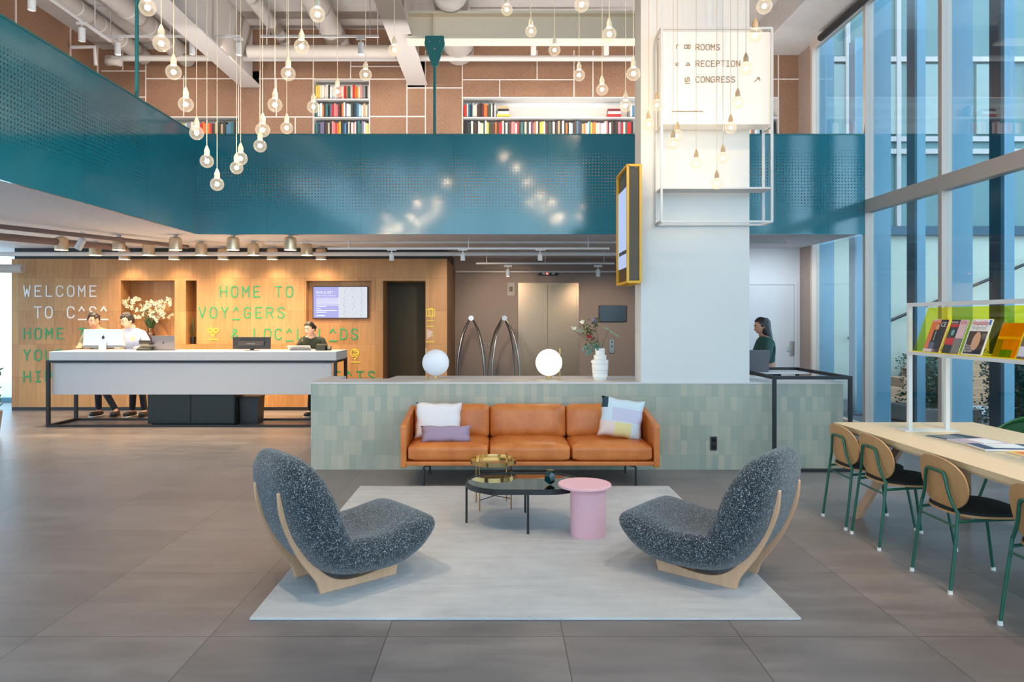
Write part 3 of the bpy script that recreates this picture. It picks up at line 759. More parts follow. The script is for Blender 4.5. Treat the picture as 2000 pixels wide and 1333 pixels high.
for x_, y_, tg, e in ((X_(992, 12.6), 12.6, (.2, 14.5, 1.6), 90), (X_(1168, 12.6), 12.6, (2.0, 14.5, 1.2), 90), (X_(904, 10.6), 10.55, (-.3, 14.2, .8), 60)):
    spot_at('track_light', (x_, y_, 2.38), tg, e, 75)
for x_, tg in ((X_(230, 10.6), (-5.6, 12.3, 4.6)), (X_(466, 10.6), (-3.2, 12.3, 4.6)), (X_(705, 10.6), (-1.6, 12.3, 4.6)), (X_(1042, 11.3), (.6, 12.3, 4.4)), (X_(1184, 11.3), (2.0, 12.3, 4.4))):
    spot_at('track_light', (x_, 10.6, 5.55), tg, 42, 95, (1, .86, .72))
# gold downlights
gd = None
rows = [(10.35, [120, 232, 343, 455, 567], 477, 'front row'), (11.2, [186, 290, 393, 495, 599], 488.5, 'middle row'), (12.0, [243, 340, 436, 532, 627], 498, 'back row')]
ordn = ['leftmost', 'second from the left', 'third from the left', 'fourth from the left', 'rightmost']
for Y, xs, py_, nm in rows:
    zb = 2.596
    for k, px_ in enumerate(xs):
        lab = 'champagne metal downlight cylinder over reception, %s of the %s' % (ordn[k], nm)
        if gd is None:
            gd = thing('ceiling_downlight', lab, 'downlight', (X_(px_, Y), Y, zb), 0, 'champagne downlights over reception')
            MB().lathe([(.089, 0), (.089, .15), (.082, .175), (.06, .19), (0, .19)], n=28, cap=False).build('housing', M['gold'], gd, True)
            MB().lathe([(0, .015), (.085, .015), (.085, .008), (0, .008)], n=28, cap=False).build('diffuser', glow('downlight_diffuser', (1, .86, .66, 1), 7), gd, True)
            MB().cyl(0, 0, .19, .224, .03).build('ceiling_mount', M['pipe'], gd, True)
        else: dup(gd, (X_(px_, Y), Y, zb), label=lab)
        spot_at('downlight_lamp', (X_(px_, Y), Y, zb - .01), (X_(px_, Y), Y + (.35 if Y < 12 else .12), 0), (26 if Y > 11.5 else 88) if Y > 11 else 84, 140, (1, .76, .48), .07, 1.0)
# ---------------------------------------------------------------- stroke lettering
G = {'A':[[(0,0),(2,6),(4,0)],[(.7,2),(3.3,2)]],'^':[[(.5,3.9),(2,6),(3.5,3.9)]],'B':[[(0,0),(0,6),(3,6),(4,5.2),(4,3.8),(3,3.1),(0,3.1)],[(3,3.1),(4,2.3),(4,.8),(3,0),(0,0)]],
'C':[[(4,4.8),(3.4,5.7),(2.6,6),(1.4,6),(.5,5.5),(0,4.4),(0,1.6),(.5,.5),(1.4,0),(2.6,0),(3.4,.3),(4,1.2)]],'D':[[(0,0),(0,6),(2.2,6),(3.5,5.3),(4,4),(4,2),(3.5,.7),(2.2,0),(0,0)]],
'E':[[(4,6),(.3,6),(.3,0),(4,0)],[(.3,3.1),(3.2,3.1)]],'F':[[(4,6),(.3,6),(.3,0)],[(.3,3.1),(3.2,3.1)]],'G':[[(4,4.9),(3.3,5.8),(2.4,6),(1.2,5.9),(.3,5),(0,4),(0,1.8),(.4,.7),(1.3,0),(2.6,0),(3.6,.5),(4,1.4),(4,2.8),(2.3,2.8)]],
'H':[[(0,0),(0,6)],[(4,0),(4,6)],[(0,3.1),(4,3.1)]],'I':[[(2,0),(2,6)],[(.6,0),(3.4,0)],[(.6,6),(3.4,6)]],'K':[[(0,0),(0,6)],[(4,6),(0,2.6)],[(1.3,3.7),(4,0)]],'L':[[(.4,6),(.4,0),(4,0)]],
'M':[[(0,0),(0,6),(2,2.6),(4,6),(4,0)]],'N':[[(0,0),(0,6),(4,0),(4,6)]],'O':[[(1.4,0),(.5,.5),(0,1.6),(0,4.4),(.5,5.5),(1.4,6),(2.6,6),(3.5,5.5),(4,4.4),(4,1.6),(3.5,.5),(2.6,0),(1.4,0)]],
'P':[[(0,0),(0,6),(2.8,6),(4,5.1),(4,3.7),(2.8,2.8),(0,2.8)]],'R':[[(0,0),(0,6),(2.8,6),(4,5.1),(4,3.9),(2.8,3),(0,3)],[(2.2,3),(4,0)]],
'S':[[(3.9,4.9),(3.3,5.7),(2.4,6),(1.4,6),(.4,5.4),(.2,4.5),(.8,3.6),(3.2,2.5),(4,1.6),(3.7,.6),(2.6,0),(1.4,0),(.5,.3),(0,1.1)]],
'T':[[(0,6),(4,6)],[(2,6),(2,0)]],'V':[[(0,6),(2,0),(4,6)]],'W':[[(0,6),(.9,0),(2,4),(3.1,0),(4,6)]],'Y':[[(0,6),(2,3),(4,6)],[(2,3),(2,0)]],'U':[[(0,6),(0,1.4),(1,0),(3,0),(4,1.4),(4,6)]],
'_':[[(0,-1),(4.6,-1)]],'&':[[(4,0),(.9,4.4),(.9,5.4),(1.8,6),(2.8,5.4),(2.8,4.5),(.3,2.2),(.2,.9),(1.2,0),(2.4,.1),(4,2.3)]],' ':[]}
def stroke_text(mb, s, x, z, y, h, pitch, w, d=.005, gw=.9):
    """letters on a plane facing the viewer (-y); x,z lower left, h cap height"""
    k = h / 6
    for i, ch in enumerate(s):
        chars = '^_' if ch == '^' else ch
        for c_ in chars:
            for pl in G[c_]:
                for (a, b_), (c, d_) in zip(pl, pl[1:]):
                    x0, z0, x1, z1 = x + i*pitch + a*k*gw, z + b_*k, x + i*pitch + c*k*gw, z + d_*k
                    dx, dz = x1-x0, z1-z0; L_ = math.hypot(dx, dz) or 1; ux, uz = dx/L_*w*.5, dz/L_*w*.5; nx, nz = -uz, ux
                    q = [(x0-ux+nx, z0-uz+nz), (x1+ux+nx, z1+uz+nz), (x1+ux-nx, z1+uz-nz), (x0-ux-nx, z0-uz-nz)]
                    mb.prism(q, 'y', y - d, y)
    return mb
def wall_line(s, px0, ptop, pbot, pitch, mat, Y=YW, w=.022):
    b = MB(); h_ = (pbot - ptop) * Y / 1382
    stroke_text(b, s, X_(px0, Y), Z_(pbot, Y), Y - .001, h_, pitch * Y / 1382, w)
    o = b.build('lettering', mat, ww); o['kind'] = 'structure'; return o
wi, gi = M['white_ink'], M['green_ink']
wall_line('WELCOME', 47, 559, 579, 21.4, wi); wall_line('TO C^S^', 68, 600, 621, 21.4, wi)
wall_line('HOME TO', 47, 642, 662, 21.4, gi); wall_line('YOUR', 47, 684, 704, 21.4, gi); wall_line('HIP', 47, 726, 746, 21.4, gi)
wall_line('HOME TO', 431, 560, 580, 21.4, gi); wall_line('VOY^GERS', 389, 601, 621, 22.0, gi)
wall_line('& LOC^L L^DS', 453, 643, 663, 21.2, gi); wall_line('ROOMS', 389, 684, 704, 21.4, gi); wall_line('SOULS', 563, 684, 704, 21.4, gi)
wall_line('BE^TS', 629, 726, 746, 22.6, gi)
# icons
def icon(pts_list, mat, Y=YW, w=.016, name='icon'):
    b = MB()
    for pl in pts_list:
        for (a, c), (d, e) in zip(pl, pl[1:]):
            x0, z0, x1, z1 = X_(a, Y), Z_(c, Y), X_(d, Y), Z_(e, Y); L_ = math.hypot(x1-x0, z1-z0) or 1; ux, uz = (x1-x0)/L_*w/2, (z1-z0)/L_*w/2
            b.prism([(x0-ux-uz, z0-uz+ux), (x1+ux-uz, z1+uz+ux), (x1+ux+uz, z1+uz-ux), (x0-ux+uz, z0-uz-ux)], 'y', Y - .008, Y - .001)
    o = b.build(name, mat, ww); o['kind'] = 'structure'; return o
def circ(cx, cy, r, n=14, a0=0, a1=2*PI): return [(cx + r*math.cos(a0+(a1-a0)*i/n), cy + r*math.sin(a0+(a1-a0)*i/n)) for i in range(n+1)]
yi = M['yellow_ink']
icon([circ(411, 646, 4), circ(422, 646, 4), [(415,645),(418,645)], [(414,653),(416.5,656),(419,653)], [(410,664),(424,664)]], yi)
icon([circ(693, 690, 7.5, 14, 2.4, 6.9), [(687,684),(699,688),(700,692),(690,693)], [(689,697),(694,695),(698,698)], circ(694,701,1), [(686,708),(702,708)]], yi)
icon([[(833,605),(849,605),(849,618),(833,618),(833,605)], [(838,605),(838,618)], [(845,605),(845,618)], [(838,604),(841,602),(845,604)], [(834,627),(847,627)], [(834,638),(847,638)], [(833,668),(847,668)]], yi, w=.014)
b = MB()
for i, l_ in enumerate([6, 10, 11, 9, 11, 8, 3]): b.box(X_(834, YW), X_(834 + l_, YW), YW - .006, YW - .001, Z_(645.8 + i*2.6, YW), Z_(644.6 + i*2.6, YW))
o = b.build('small_print', wi, ww); o['kind'] = 'structure'

# sign on the pier
YF = 7.22; YBk = 7.47
t = thing('wayfinding_frame', 'white open box frame with a lit sign board fixed high on the pier', 'sign', (2.18, 7.35, 2.587))
def fl(px_, Y): return X_(px_, Y) - 2.18
xl, xr, zt, zb = 1.64 - 2.18, 2.768 - 2.18, 4.56 - 2.587, 0.0
b = MB(); r_ = .022
for y_ in (YF - 7.35, YBk - 7.35 - r_/2):
    for x_ in (xl, xr): b.box(x_ - r_/2, x_ + r_/2, y_ - r_/2, y_ + r_/2, zb, zt)
    for z_ in (zb, zt): b.box(xl, xr, y_ - r_/2, y_ + r_/2, z_ - r_/2, z_ + r_/2)
for x_ in (xl, xr):
    for z_ in (zb, zt, .98): b.box(x_ - r_/2, x_ + r_/2, YF - 7.35, YBk - 7.35 - .012, z_ - r_/2, z_ + r_/2)
b.build('frame', M['white'], t)
MB().box(xl, xr, YF - 7.35, YBk - 7.35 - .012, .335, .352).build('shelf', M['white'], t)
sg = MB().box(xl + .02, xr - .01, YF - 7.35 + .02, YBk - 7.35 - .012, 1.0, zt - .03).build('sign_board', glow('lit_sign_board', (1, .93, .84, 1), .06, rgb(232, 226, 216)), t)
def sign_txt(s, px0, ptop, pbot, pitch):
    k = YF + .02; b = MB(); stroke_text(b, s, fl(px0, k), Z_(pbot, k) - 2.587, YF - 7.35 + .019, (pbot-ptop)*k/1382, pitch*k/1382, .0055, .004)
    b.build('lettering', M['gold_ink'], sg)
sign_txt('ROOMS', 1359, 87, 98, 9.9); sign_txt('RECEPTION', 1359, 119, 130, 9.9); sign_txt('CONGRESS', 1359, 150, 161, 9.9)
b = MB(); k = YF + .02
for pl in [[(1337,88),(1337,95),(1342,95),(1342,88),(1337,88)],[(1344,88),(1348,88),(1348,95),(1344,95),(1344,88)],[(1321,96),(1321,88),(1325,88)],[(1320,122),(1320,128),(1325,128)],[(1321,128),(1326,122)],
           [(1340,128),(1342,123),(1345,123),(1347,128),(1340,128)],[(1338,152),(1338,160),(1342,160),(1342,152),(1346,152),(1346,160)],[(1338,163),(1347,163)],[(1473,160),(1483,152)],[(1478,152),(1483,152),(1484,158)]]:
    for (a, c), (d, e) in zip(pl, pl[1:]):
        b.bar((fl(a, k), YF - 7.35 + .017, Z_(c, k) - 2.587), (fl(d, k), YF - 7.35 + .017, Z_(e, k) - 2.587), .006, .006)
for i in range(22): b.box(fl(1312 + i*2.8, k), fl(1313.8 + i*2.8, k), YF - 7.35 + .014, YF - 7.35 + .019, Z_(218.5, k) - 2.587, Z_(217, k) - 2.587)
b.build('icon', M['gold_ink'], sg)
# yellow framed screen box
t = thing('display_box', 'yellow framed two sided screen box hanging beside the pier', 'screen', (1.357, 7.5, Z_(551, 7.2)))
x0, x1, y0, y1, H_ = X_(1226, 7.2) - 1.357, X_(1251, 7.2) - 1.357, -.3, .33, (551 - 323) * 7.2 / 1382
b = MB(); r_ = .024
for x_ in (x0, x1):
    for y_ in (y0, y1): b.box(x_ - r_/2, x_ + r_/2, y_ - r_/2, y_ + r_/2, 0, H_)
    for z_ in (0, H_): b.box(x_ - r_/2, x_ + r_/2, y0, y1, z_ - r_/2, z_ + r_/2)
for y_ in (y0, y1):
    for z_ in (0, H_): b.box(x0, x1, y_ - r_/2, y_ + r_/2, z_ - r_/2, z_ + r_/2)
b.build('frame', M['yellow'], t)
MB().box(x0 + .012, x1 - .012, y0 + .01, y1 - .01, .02, H_ - .02).build('casing', plain('dark_bronze_casing', rgb(74, 58, 42), .3, .5), t)
s_ = MB().box(x0 + .004, x0 + .011, y0 + .05, y1 - .03, .16, H_ - .20).build('screen', glow('pale_blue_screen', (.50, .62, .95, 1), .5), t)
MB().box(x0 + .003, x0 + .004, y0 + .10, y1 - .08, .30, .34).build('caption_bar', M['screen_off'], s_)
MB().box(x1, 1.481 - 1.357, -.03, .03, .3, .36).build('wall_bracket', M['yellow'], t)
MB().box(x1, 1.481 - 1.357, -.03, .03, H_ - .3, H_ - .24).build('wall_bracket', M['yellow'], t)
# ---------------------------------------------------------------- tiled counter
cp = [(-2.005,7.47),(3.616,7.47),(3.616,8.3),(-1.218,8.3),(-1.26,7.92),(-1.807,7.92),(-1.807,8.27),(-2.005,8.27)]
t = thing('tiled_counter', 'long low counter clad in pale green vertical tiles behind the sofa', 'counter', (0, 7.47, 0))
lp = [(x, y - 7.47) for x, y in cp]
MB().prism(lp, 'z', 0, .906).build('tiled_body', M['ctile'], t)
MB().prism([(x + (-.004 if x < -2 else .004 if x > 3.6 else 0), y + (-.004 if y < .01 else .002)) for x, y in lp], 'z', .906, .924).build('countertop', M['desk_white'], t)
o = thing('power_outlet', 'black double power socket set in the tiled counter right of the sofa', 'socket', (X_(1394, 7.46), 7.466, Z_(867, 7.46)))
MB().rbox(-.035, .035, -.008, 0, -.073, .073, .004).build('cover_plate', M['black'], o)
for z_ in (-.035, .035): MB().tube([(0, -.007, z_), (0, -.0105, z_)], .021, 20).build('socket_face', M['screen_off'], o)

# black framed desk with glass on the right end of the counter
t = thing('side_desk', 'black steel framed standing desk at the right end of the tiled counter', 'desk', (3.24, 7.4, 0))
b = MB(); r_ = .034; xa, xb, ya, yb, zt = -.39, .40, -.03, 1.28, .997
for x_ in (xa, xb): b.box(x_-r_/2, x_+r_/2, ya-r_/2, ya+r_/2, 0, zt)
b.box(xa, xb, ya-r_/2, ya+r_/2, zt-r_, zt); b.box(xa, xb, ya-r_/2, ya+r_/2, 0, .03); b.box(xa-.9, xb, yb-r_/2, yb+r_/2, zt-r_, zt)
b.box(xb-r_/2, xb+r_/2, ya, yb, zt-r_, zt); b.box(xa-r_/2, xa+r_/2, ya, yb, zt-r_, zt); b.box(xb-r_/2, xb+r_/2, yb-r_/2, yb+r_/2, 0, zt)
b.box(xb-r_/2, xb+r_/2, ya+.08, yb, 0, .03)
b.build('frame', M['black'], t)
MB().box(xa-.9, xb-.03, .88, yb-.03, zt-.05, zt-.03).build('worktop', M['desk_white'], t)

# ---------------------------------------------------------------- reception desk
t = thing('reception_desk', 'long white reception desk on a black steel frame', 'desk', (-4.54, 10.38, 0))
xa, xb, ya, yb = -2.11, 2.11, .02, .70; r_ = .045; z1 = .98
b = MB()
for x_ in (xa, xb):
    for y_ in (ya, yb):
        b.box(x_-r_/2, x_+r_/2, y_-r_/2, y_+r_/2, 0, z1 if x_ < 0 else (z1 if y_ == ya else 1.0))
    b.box(x_-r_/2, x_+r_/2, ya, yb, 0, r_*.8); b.box(x_-r_/2, x_+r_/2, ya, yb, z1-r_*.7, z1)
b.box(xa, xb, ya-r_/2, ya+r_/2, 0, r_*.7); b.box(xa, xb, yb-r_/2, yb+r_/2, 0, r_*.7); b.box(xa, xb, ya-r_/2, ya+r_/2, z1-.032, z1)
b.build('frame', M['black'], t)
MB().rbox(-2.08, 2.13, -.01, .72, z1, 1.11, .006).build('desk_top', M['desk_white'], t)
p_ = MB().rbox(-2.075, 2.05, ya+.03, ya+.07, .473, z1-.035, .006).build('front_panel', M['desk_white'], t)
MB().tube([(1.93, ya+.028, .88), (1.93, ya+.034, .88)], .012, 12).build('key_lock', M['steel'], p_)
o = thing('under_desk_cabinet', 'low dark cabinet standing under the reception desk', 'cabinet', (X_(378, 10.6), 10.62, 0))
w_ = (463-294) * 10.6 / 1382 / 2
MB().rbox(-w_, w_, -.1, .3, .03, .5, .006).build('body', M['darkcab'], o); MB().box(-w_+.04, w_-.04, -.06, .26, 0, .03).build('plinth', M['black'], o)
for k in (-1, 1): MB().rbox(min(k*.01, k*(w_-.01)), max(k*.01, k*(w_-.01)), -.112, -.1, .045, .485, .003).build('door', M['darkcab'], o)
o = thing('waste_bin', 'black square waste bin right of the cabinet under the desk', 'bin', (X_(490, 10.75), 10.8, 0))
b = MB().prism([(-.13, 0), (.13, 0), (.15, .40), (-.15, .40)], 'y', -.13, .13); b.build('bin_body', M['black'], o)
MB().rbox(-.155, .155, -.14, .14, .40, .42, .004).build('rim', M['darkcab'], o)

# desktop items
DZ = 1.11
def desk_item(name, label, cat, px_, Y): return thing(name, label, cat, (X_(px_, Y), Y, DZ))
def apple_mark(parent, y, z, s, mat):
    b = MB(); b.ball((0, y, z), s, 14, 10, (.95, .12, 1)); b.ball((s*.35, y, z + s*1.35), s*.32, 8, 6, (.6, .2, 1)); b.build('emblem', mat, parent, True)
o = desk_item('desktop_computer', 'silver all in one computer seen from behind on the desk, before the man in green', 'computer', 203, 10.7)
w_ = 39.5 * 10.7 / 1382
sc1 = MB().prism([(-w_*1.0, .075), (w_*1.03, .075), (w_*.97, .325), (-w_*.95, .325)], 'y', -.02, .02).build('screen_housing', M['alu'], o)
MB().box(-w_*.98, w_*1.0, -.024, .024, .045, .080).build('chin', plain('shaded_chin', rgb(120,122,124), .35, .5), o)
apple_mark(sc1, -.022, .20, .024, M['black'])
b = MB().box(-.055, .055, -.045, -.028, 0, .12); b.box(-.09, .09, -.09, .06, 0, .008); b.build('stand', M['alu'], o)
def laptop(name, label, px_, Y, w_, h_, mat, tilt, z=DZ, mark=True, rz=0):
    o = thing(name, label, 'laptop', (X_(px_, Y), Y, z), rz)
    MB().rbox(-w_/2, w_/2, 0, .22, 0, .014, .005).build('keyboard_base', mat, o)
    MR = Matrix.Translation((0, 0, .012)) @ Matrix.Rotation(tilt, 4, 'X')
    l_ = MB().rbox(-w_/2, w_/2, -.005, .003, 0, h_, .003, M=MR).build('screen_lid', mat, o)
    if mark:
        b = MB(); q = MR @ Vector((0, -.006, h_*.5)); b.ball(q, .014, 12, 8, (.95, .2, 1)); b.ball((q.x+.005, q.y, q.z+.018), .005, 8, 6, (.6, .3, 1)); b.build('emblem', M['black'], l_, True)
    return o
laptop('laptop', 'open space grey laptop on the desk right of the man in the light blue shirt', 320, 10.75, .345, .215, M['spacegrey'], .12)
laptop('laptop', 'open silver laptop before the woman at the reception desk', 586, 10.75, .345, .10, M['alu'], .9, mark=False)
o = desk_item('desk_phone', 'black desk phone between the blue shirted man and the grey laptop', 'phone', 287, 10.75)
MB().prism([(-.10, 0), (.08, 0), (.08, .10), (-.10, .03)], 'x', -.11, .11).build('phone_body', M['darkcab'], o)
MB().prism([(-.02, .10), (.0, .10), (.0, .155), (-.03, .155)], 'x', -.11, .08).build('display', M['screen_off'], o)
MB().rbox(.07, .11, -.1, .1, .09, .125, .01).build('handset', M['black'], o)
o = desk_item('desk_monitor', 'black computer monitor seen from behind in the middle of the reception desk', 'monitor', 492, 10.75)
w_ = 36.5 * 10.75 / 1382
m_ = MB().rbox(-w_, w_, -.02, .02, .02, .205, .006).build('screen_housing', M['black'], o)
MB().rbox(-w_*.68, w_*.68, -.045, -.02, .075, .145, .008).build('back_cover', plain('dark_grey_plastic', rgb(52,48,46), .4), o); MB().box(-.1, .1, -.07, .07, 0, .008).build('stand', M['black'], o); MB().box(-.03, .03, .0, .02, .0, .05).build('stand_neck', M['black'], o)
MB().box(-.06, .06, -.047, -.045, .098, .108).build('logo_strip', plain('grey_plastic', rgb(110,104,100), .4), m_)
o = desk_item('card_terminal', 'dark card terminal and holder right of the silver laptop on the desk', 'terminal', 627, 10.7)
MB().prism([(-.05, 0), (.06, 0), (.06, .08), (-.02, .08)], 'x', -.07, .07).build('terminal_body', M['darkcab'], o); MB().rbox(-.08, .08, .062, .075, .05, .10, .003).build('card_holder', plain('olive_card', rgb(120,108,70), .6), o)
o = desk_item('desk_phone', 'small black phone at the right end of the reception desk', 'phone', 640, 10.8)
MB().prism([(-.05, 0), (.06, 0), (.06, .07), (-.05, .02)], 'x', -.045, .045).build('phone_body', M['darkcab'], o); MB().rbox(-.035, -.01, -.05, .06, .05, .075, .006).build('handset', M['black'], o)
o = desk_item('paper_stack', 'small stack of white papers on the reception desk', 'paper', 364, 10.6)
for i in range(3): MB().box(-.11 + i*.004, .11 + i*.01, -.08, .08, i*.006, i*.006 + .005).build('sheet', M['paper'], o)
for px_, lb in ((575, 'white pen pot standing before the silver laptop'), (632, 'white stub between terminal and phone')):
    pass
laptop('laptop', 'open laptop with its lid toward the viewer in front of the long haired woman', 1470, 8.30, .36, .26, M['spacegrey'], .25, z=.967, mark=False, rz=-.15)
o = thing('document_box', 'pale box half hidden by the pier below the side desk laptop', 'box', (X_(1470, 8.1), 8.02, .924))
MB().rbox(-.10, .08, -.06, .06, 0, .035, .004).build('box_body', M['paper'], o)

# ---------------------------------------------------------------- rug, sofa
t = MB().rbox(-1.46, 1.46, -1.475, 1.475, 0, .014, .005).build('area_rug', M['rug'], loc=(.13, 5.215, .001)); tag(t, 'large pale grey wool rug under the lounge chairs and tables', 'rug')
t = thing('leather_sofa', 'cognac leather three seat sofa on thin black legs', 'sofa', (.2775, 7.05, 0))
L_ = M['leather']
MB().rbox(-1.2, 1.2, -.375, .37, .205, .245, .012).build('base_rail', L_, t, True)
for s in (-1, 1):
    b = MB(); pr = [(-.385, .19), (.385, .19), (.385, .672), (.36, .69), (.30, .685), (-.33, .60), (-.37, .592), (-.385, .575)]
    q = bmesh.new(); A = [q.verts.new((s*1.2225, y, z)) for y, z in pr]; B = [q.verts.new((s*1.168, y, z)) for y, z in pr]
    q.faces.new(A); q.faces.new(B[::-1])
    for i in range(len(pr)): q.faces.new((A[i], A[(i+1) % len(pr)], B[(i+1) % len(pr)], B[i]))
    bmesh.ops.recalc_face_normals(q, faces=q.faces[:]); bmesh.ops.bevel(q, geom=q.edges[:], offset=.012, segments=3, affect='EDGES', profile=.6)
    b.join(q); b.build('armrest', L_, t, True)
MB().rbox(-1.17, 1.17, .335, .385, .19, .675, .015, 3).build('back_panel', L_, t, True)
for i in (-1, 0, 1):
    MB().soft((i*.778, -.06, .322), (.774, .635, .150), .045, bz=.022, n=9).build('seat_cushion', L_, t, True)
    MR = Matrix.Rotation(-.13, 4, 'X')
    MB().soft((i*.778, .235, .545), (.774, .17, .345), .055, by=.028, n=9, M=MR).build('back_cushion', L_, t, True)
for s in (-1, 1):
    for y_ in (-.315, .26):
        MB().tube([(s*(1.01-.06), y_, .20), (s*(1.01-.02), y_, .195), (s*1.01, y_, .175), (s*1.01, y_, 0)], .011, 10).build('leg', M['black'], t, True)

def pillow(name, label, mat, loc, w_, h_, th, rot, n=14, pinch=.07):
    b = bmesh.new(); grid = {}
    for side in (1, -1):
        for i in range(n+1):
            for j in range(n+1):
                u, v = 2*i/n-1, 2*j/n-1
                if side == -1 and (i in (0, n) or j in (0, n)): grid[side, i, j] = grid[1, i, j]; continue
                k = (1-u*u*u*u) * (1-v*v*v*v)
                x = u * w_/2 * (1 - pinch*(1-v*v)); z = v * h_/2 * (1 - pinch*(1-u*u)); y = -side * th/2 * (k ** .55)
                x += .004*math.sin(9*v+side); z += .004*math.sin(8*u)
                grid[side, i, j] = b.verts.new((x, y, z))
    for side in (1, -1):
        for i in range(n):
            for j in range(n): b.faces.new((grid[side,i,j], grid[side,i+1,j], grid[side,i+1,j+1], grid[side,i,j+1]))
    m = MB(); m.join(b); o = m.build(name, M[mat], None, 2, loc); o.rotation_euler = rot
    tag(o, label, 'cushion'); return o
pillow('throw_pillow', 'white linen square cushion at the left end of the sofa', 'cush_white', (-.615, 6.985, .592), .46, .36, .12, (-.26, .03, .06))
pillow('throw_pillow', 'small lilac lumbar cushion lying before the white cushion', 'cush_lilac', (-.53, 6.83, .482), .49, .165, .10, (-.35, .0, .03))
pillow('throw_pillow', 'patchwork printed cushion leaning at the right end of the sofa', 'cush_patch', (1.19, 6.985, .612), .43, .40, .12, (-.28, .15, -.06))

# ---------------------------------------------------------------- lounge chairs
def catmull(pts, n):
    out = []; m = len(pts)
    for i in range(m-1):
        p0, p1, p2, p3 = pts[max(i-1,0)], pts[i], pts[i+1], pts[min(i+2,m-1)]
        for k in range(n):
            t_ = k/n
            out.append(tuple(.5*((2*b)+(-a+c)*t_+(2*a-5*b+4*c-d)*t_*t_+(-a+3*b-3*c+d)*t_**3) for a,b,c,d in zip(p0,p1,p2,p3)))
    out.append(tuple(pts[-1])); return out
def lounge(label, loc, rz, mirror=1):
    t = thing('lounge_chair', label, 'lounge chair', loc, rz, 'boucle lounge chairs on the rug')
    # x, z, thickness, half width, dish, wing
    st = [(-.208,.822,.02,.10,0),(-.203,.802,.09,.18,0,.01),(-.182,.745,.18,.262,.02,.04),(-.150,.655,.225,.325,.06,.075),(-.105,.54,.265,.355,.14,.085),(-.058,.43,.29,.362,.26,.08),(.0,.335,.295,.365,.34,.06),
          (.07,.242,.28,.362,.30,.045),(.18,.208,.275,.368,.24,.055),(.31,.200,.275,.368,.20,.045),(.44,.208,.295,.362,.16,.025),(.56,.243,.27,.355,.12,.015),(.655,.292,.195,.34,.06,.005),(.70,.323,.12,.315,0,0),(.718,.338,.03,.26,0,0)]
    st = [q if len(q) == 6 else q + (.0 if q[1] > .45 else .02,) for q in st]
    S = catmull(st, 3); b = bmesh.new(); rings = []; K = 28
    for i, s_ in enumerate(S):
        a, c = S[max(i-1,0)], S[min(i+1,len(S)-1)]; tx, tz = c[0]-a[0], c[1]-a[1]; L2 = math.hypot(tx, tz); tx, tz = tx/L2, tz/L2; nx, nz = -tz, tx
        ring = []
        for k in range(K):
            th = 2*PI*k/K; cc, ss = math.cos(th), math.sin(th); e = .72
            lat = math.copysign(abs(cc)**e, cc); nn = math.copysign(abs(ss)**e, ss)
            h_ = s_[2]/2 * nn
            if ss > 0: h_ -= s_[4]*s_[2]*(1-lat*lat)**1.2 * 1.0
            if ss > 0: h_ += s_[5]*abs(lat)**3*min(1, ss*1.6)
            ring.append(b.verts.new((s_[0]+nx*h_, lat*s_[3]*(1-.06*(ss<0)*abs(ss)), s_[1]+nz*h_)))
        rings.append(ring)
    for r1, r2 in zip(rings, rings[1:]):
        for k in range(K): b.faces.new((r1[k], r1[(k+1)%K], r2[(k+1)%K], r2[k]))
    b.faces.new(rings[0]); b.faces.new(rings[-1][::-1])
    m = MB(); m.join(b); o = m.build('upholstered_shell', M['boucle'], t, 2)
    md = o.modifiers.new('subdivision', 'SUBSURF'); md.levels = 1; md.render_levels = 1
    outer = [(-.252,.612),(-.250,.575),(-.240,.49),(-.20,.37),(-.135,.235),(-.065,.13),(-.02,.065),(0,0)]
    inner = [(.50,0),(.515,.068),(.40,.060),(.26,.045),(.15,.050),(.06,.085),(-.02,.16),(-.09,.27),(-.15,.39),(-.190,.49),(-.214,.57),(-.222,.610),(-.236,.624)]
    o1 = catmull(outer, 4); i1 = catmull(inner[1:], 4)
    prof = o1 + [inner[0]] + i1
    for s in (-1, 1):
        f = MB().prism(prof, 'y', s*.17-.016, s*.17+.016); q = f
        ob = q.build('side_frame', M['ash'], t, True, sharp=30)
        mb_ = ob.modifiers.new('edge', 'BEVEL'); mb_.width = .004; mb_.segments = 2; mb_.limit_method = 'ANGLE'; mb_.angle_limit = .8
    MB().rbox(.30, .36, -.156, .156, .018, .052, .006).build('cross_rail', M['ash'], t)
    return t
lounge('black and white boucle lounge chair left of the coffee tables', (-1.15, 4.20, .015), math.radians(40))
lounge('black and white boucle lounge chair right of the coffee tables', (1.49, 4.27, .015), math.radians(140))

# ---------------------------------------------------------------- small tables
RZ = .015
t = thing('coffee_table', 'low black oval coffee table with a smoked glass top', 'coffee table', (.02, 5.48, RZ))
def stadium(r, x1, n=24): return [(x1 + r*math.cos(a), r*math.sin(a)) for a in [(-PI/2 + PI*i/n) for i in range(n+1)]] + [(r*math.cos(a), r*math.sin(a)) for a in [(PI/2 + PI*i/n) for i in range(n+1)]]
o1, i1 = stadium(.29, .32), stadium(.278, .32); zt = .322
b = MB(); n_ = len(o1)
O0 = [b.bm.verts.new((x, y, zt-.035)) for x, y in o1]; O1 = [b.bm.verts.new((x, y, zt+.004)) for x, y in o1]
I0 = [b.bm.verts.new((x, y, zt-.035)) for x, y in i1]; I1 = [b.bm.verts.new((x, y, zt+.004)) for x, y in i1]
for i in range(n_):
    j = (i+1) % n_
    for q in ((O0[i],O0[j],O1[j],O1[i]), (I0[j],I0[i],I1[i],I1[j]), (O1[i],O1[j],I1[j],I1[i]), (O0[j],O0[i],I0[i],I0[j])): b.bm.faces.new(q)
b.build('rim', M['black'], t)
MB().prism(i1, 'z', zt-.010, zt-.002).build('glass_top', M['smoke_glass'], t)
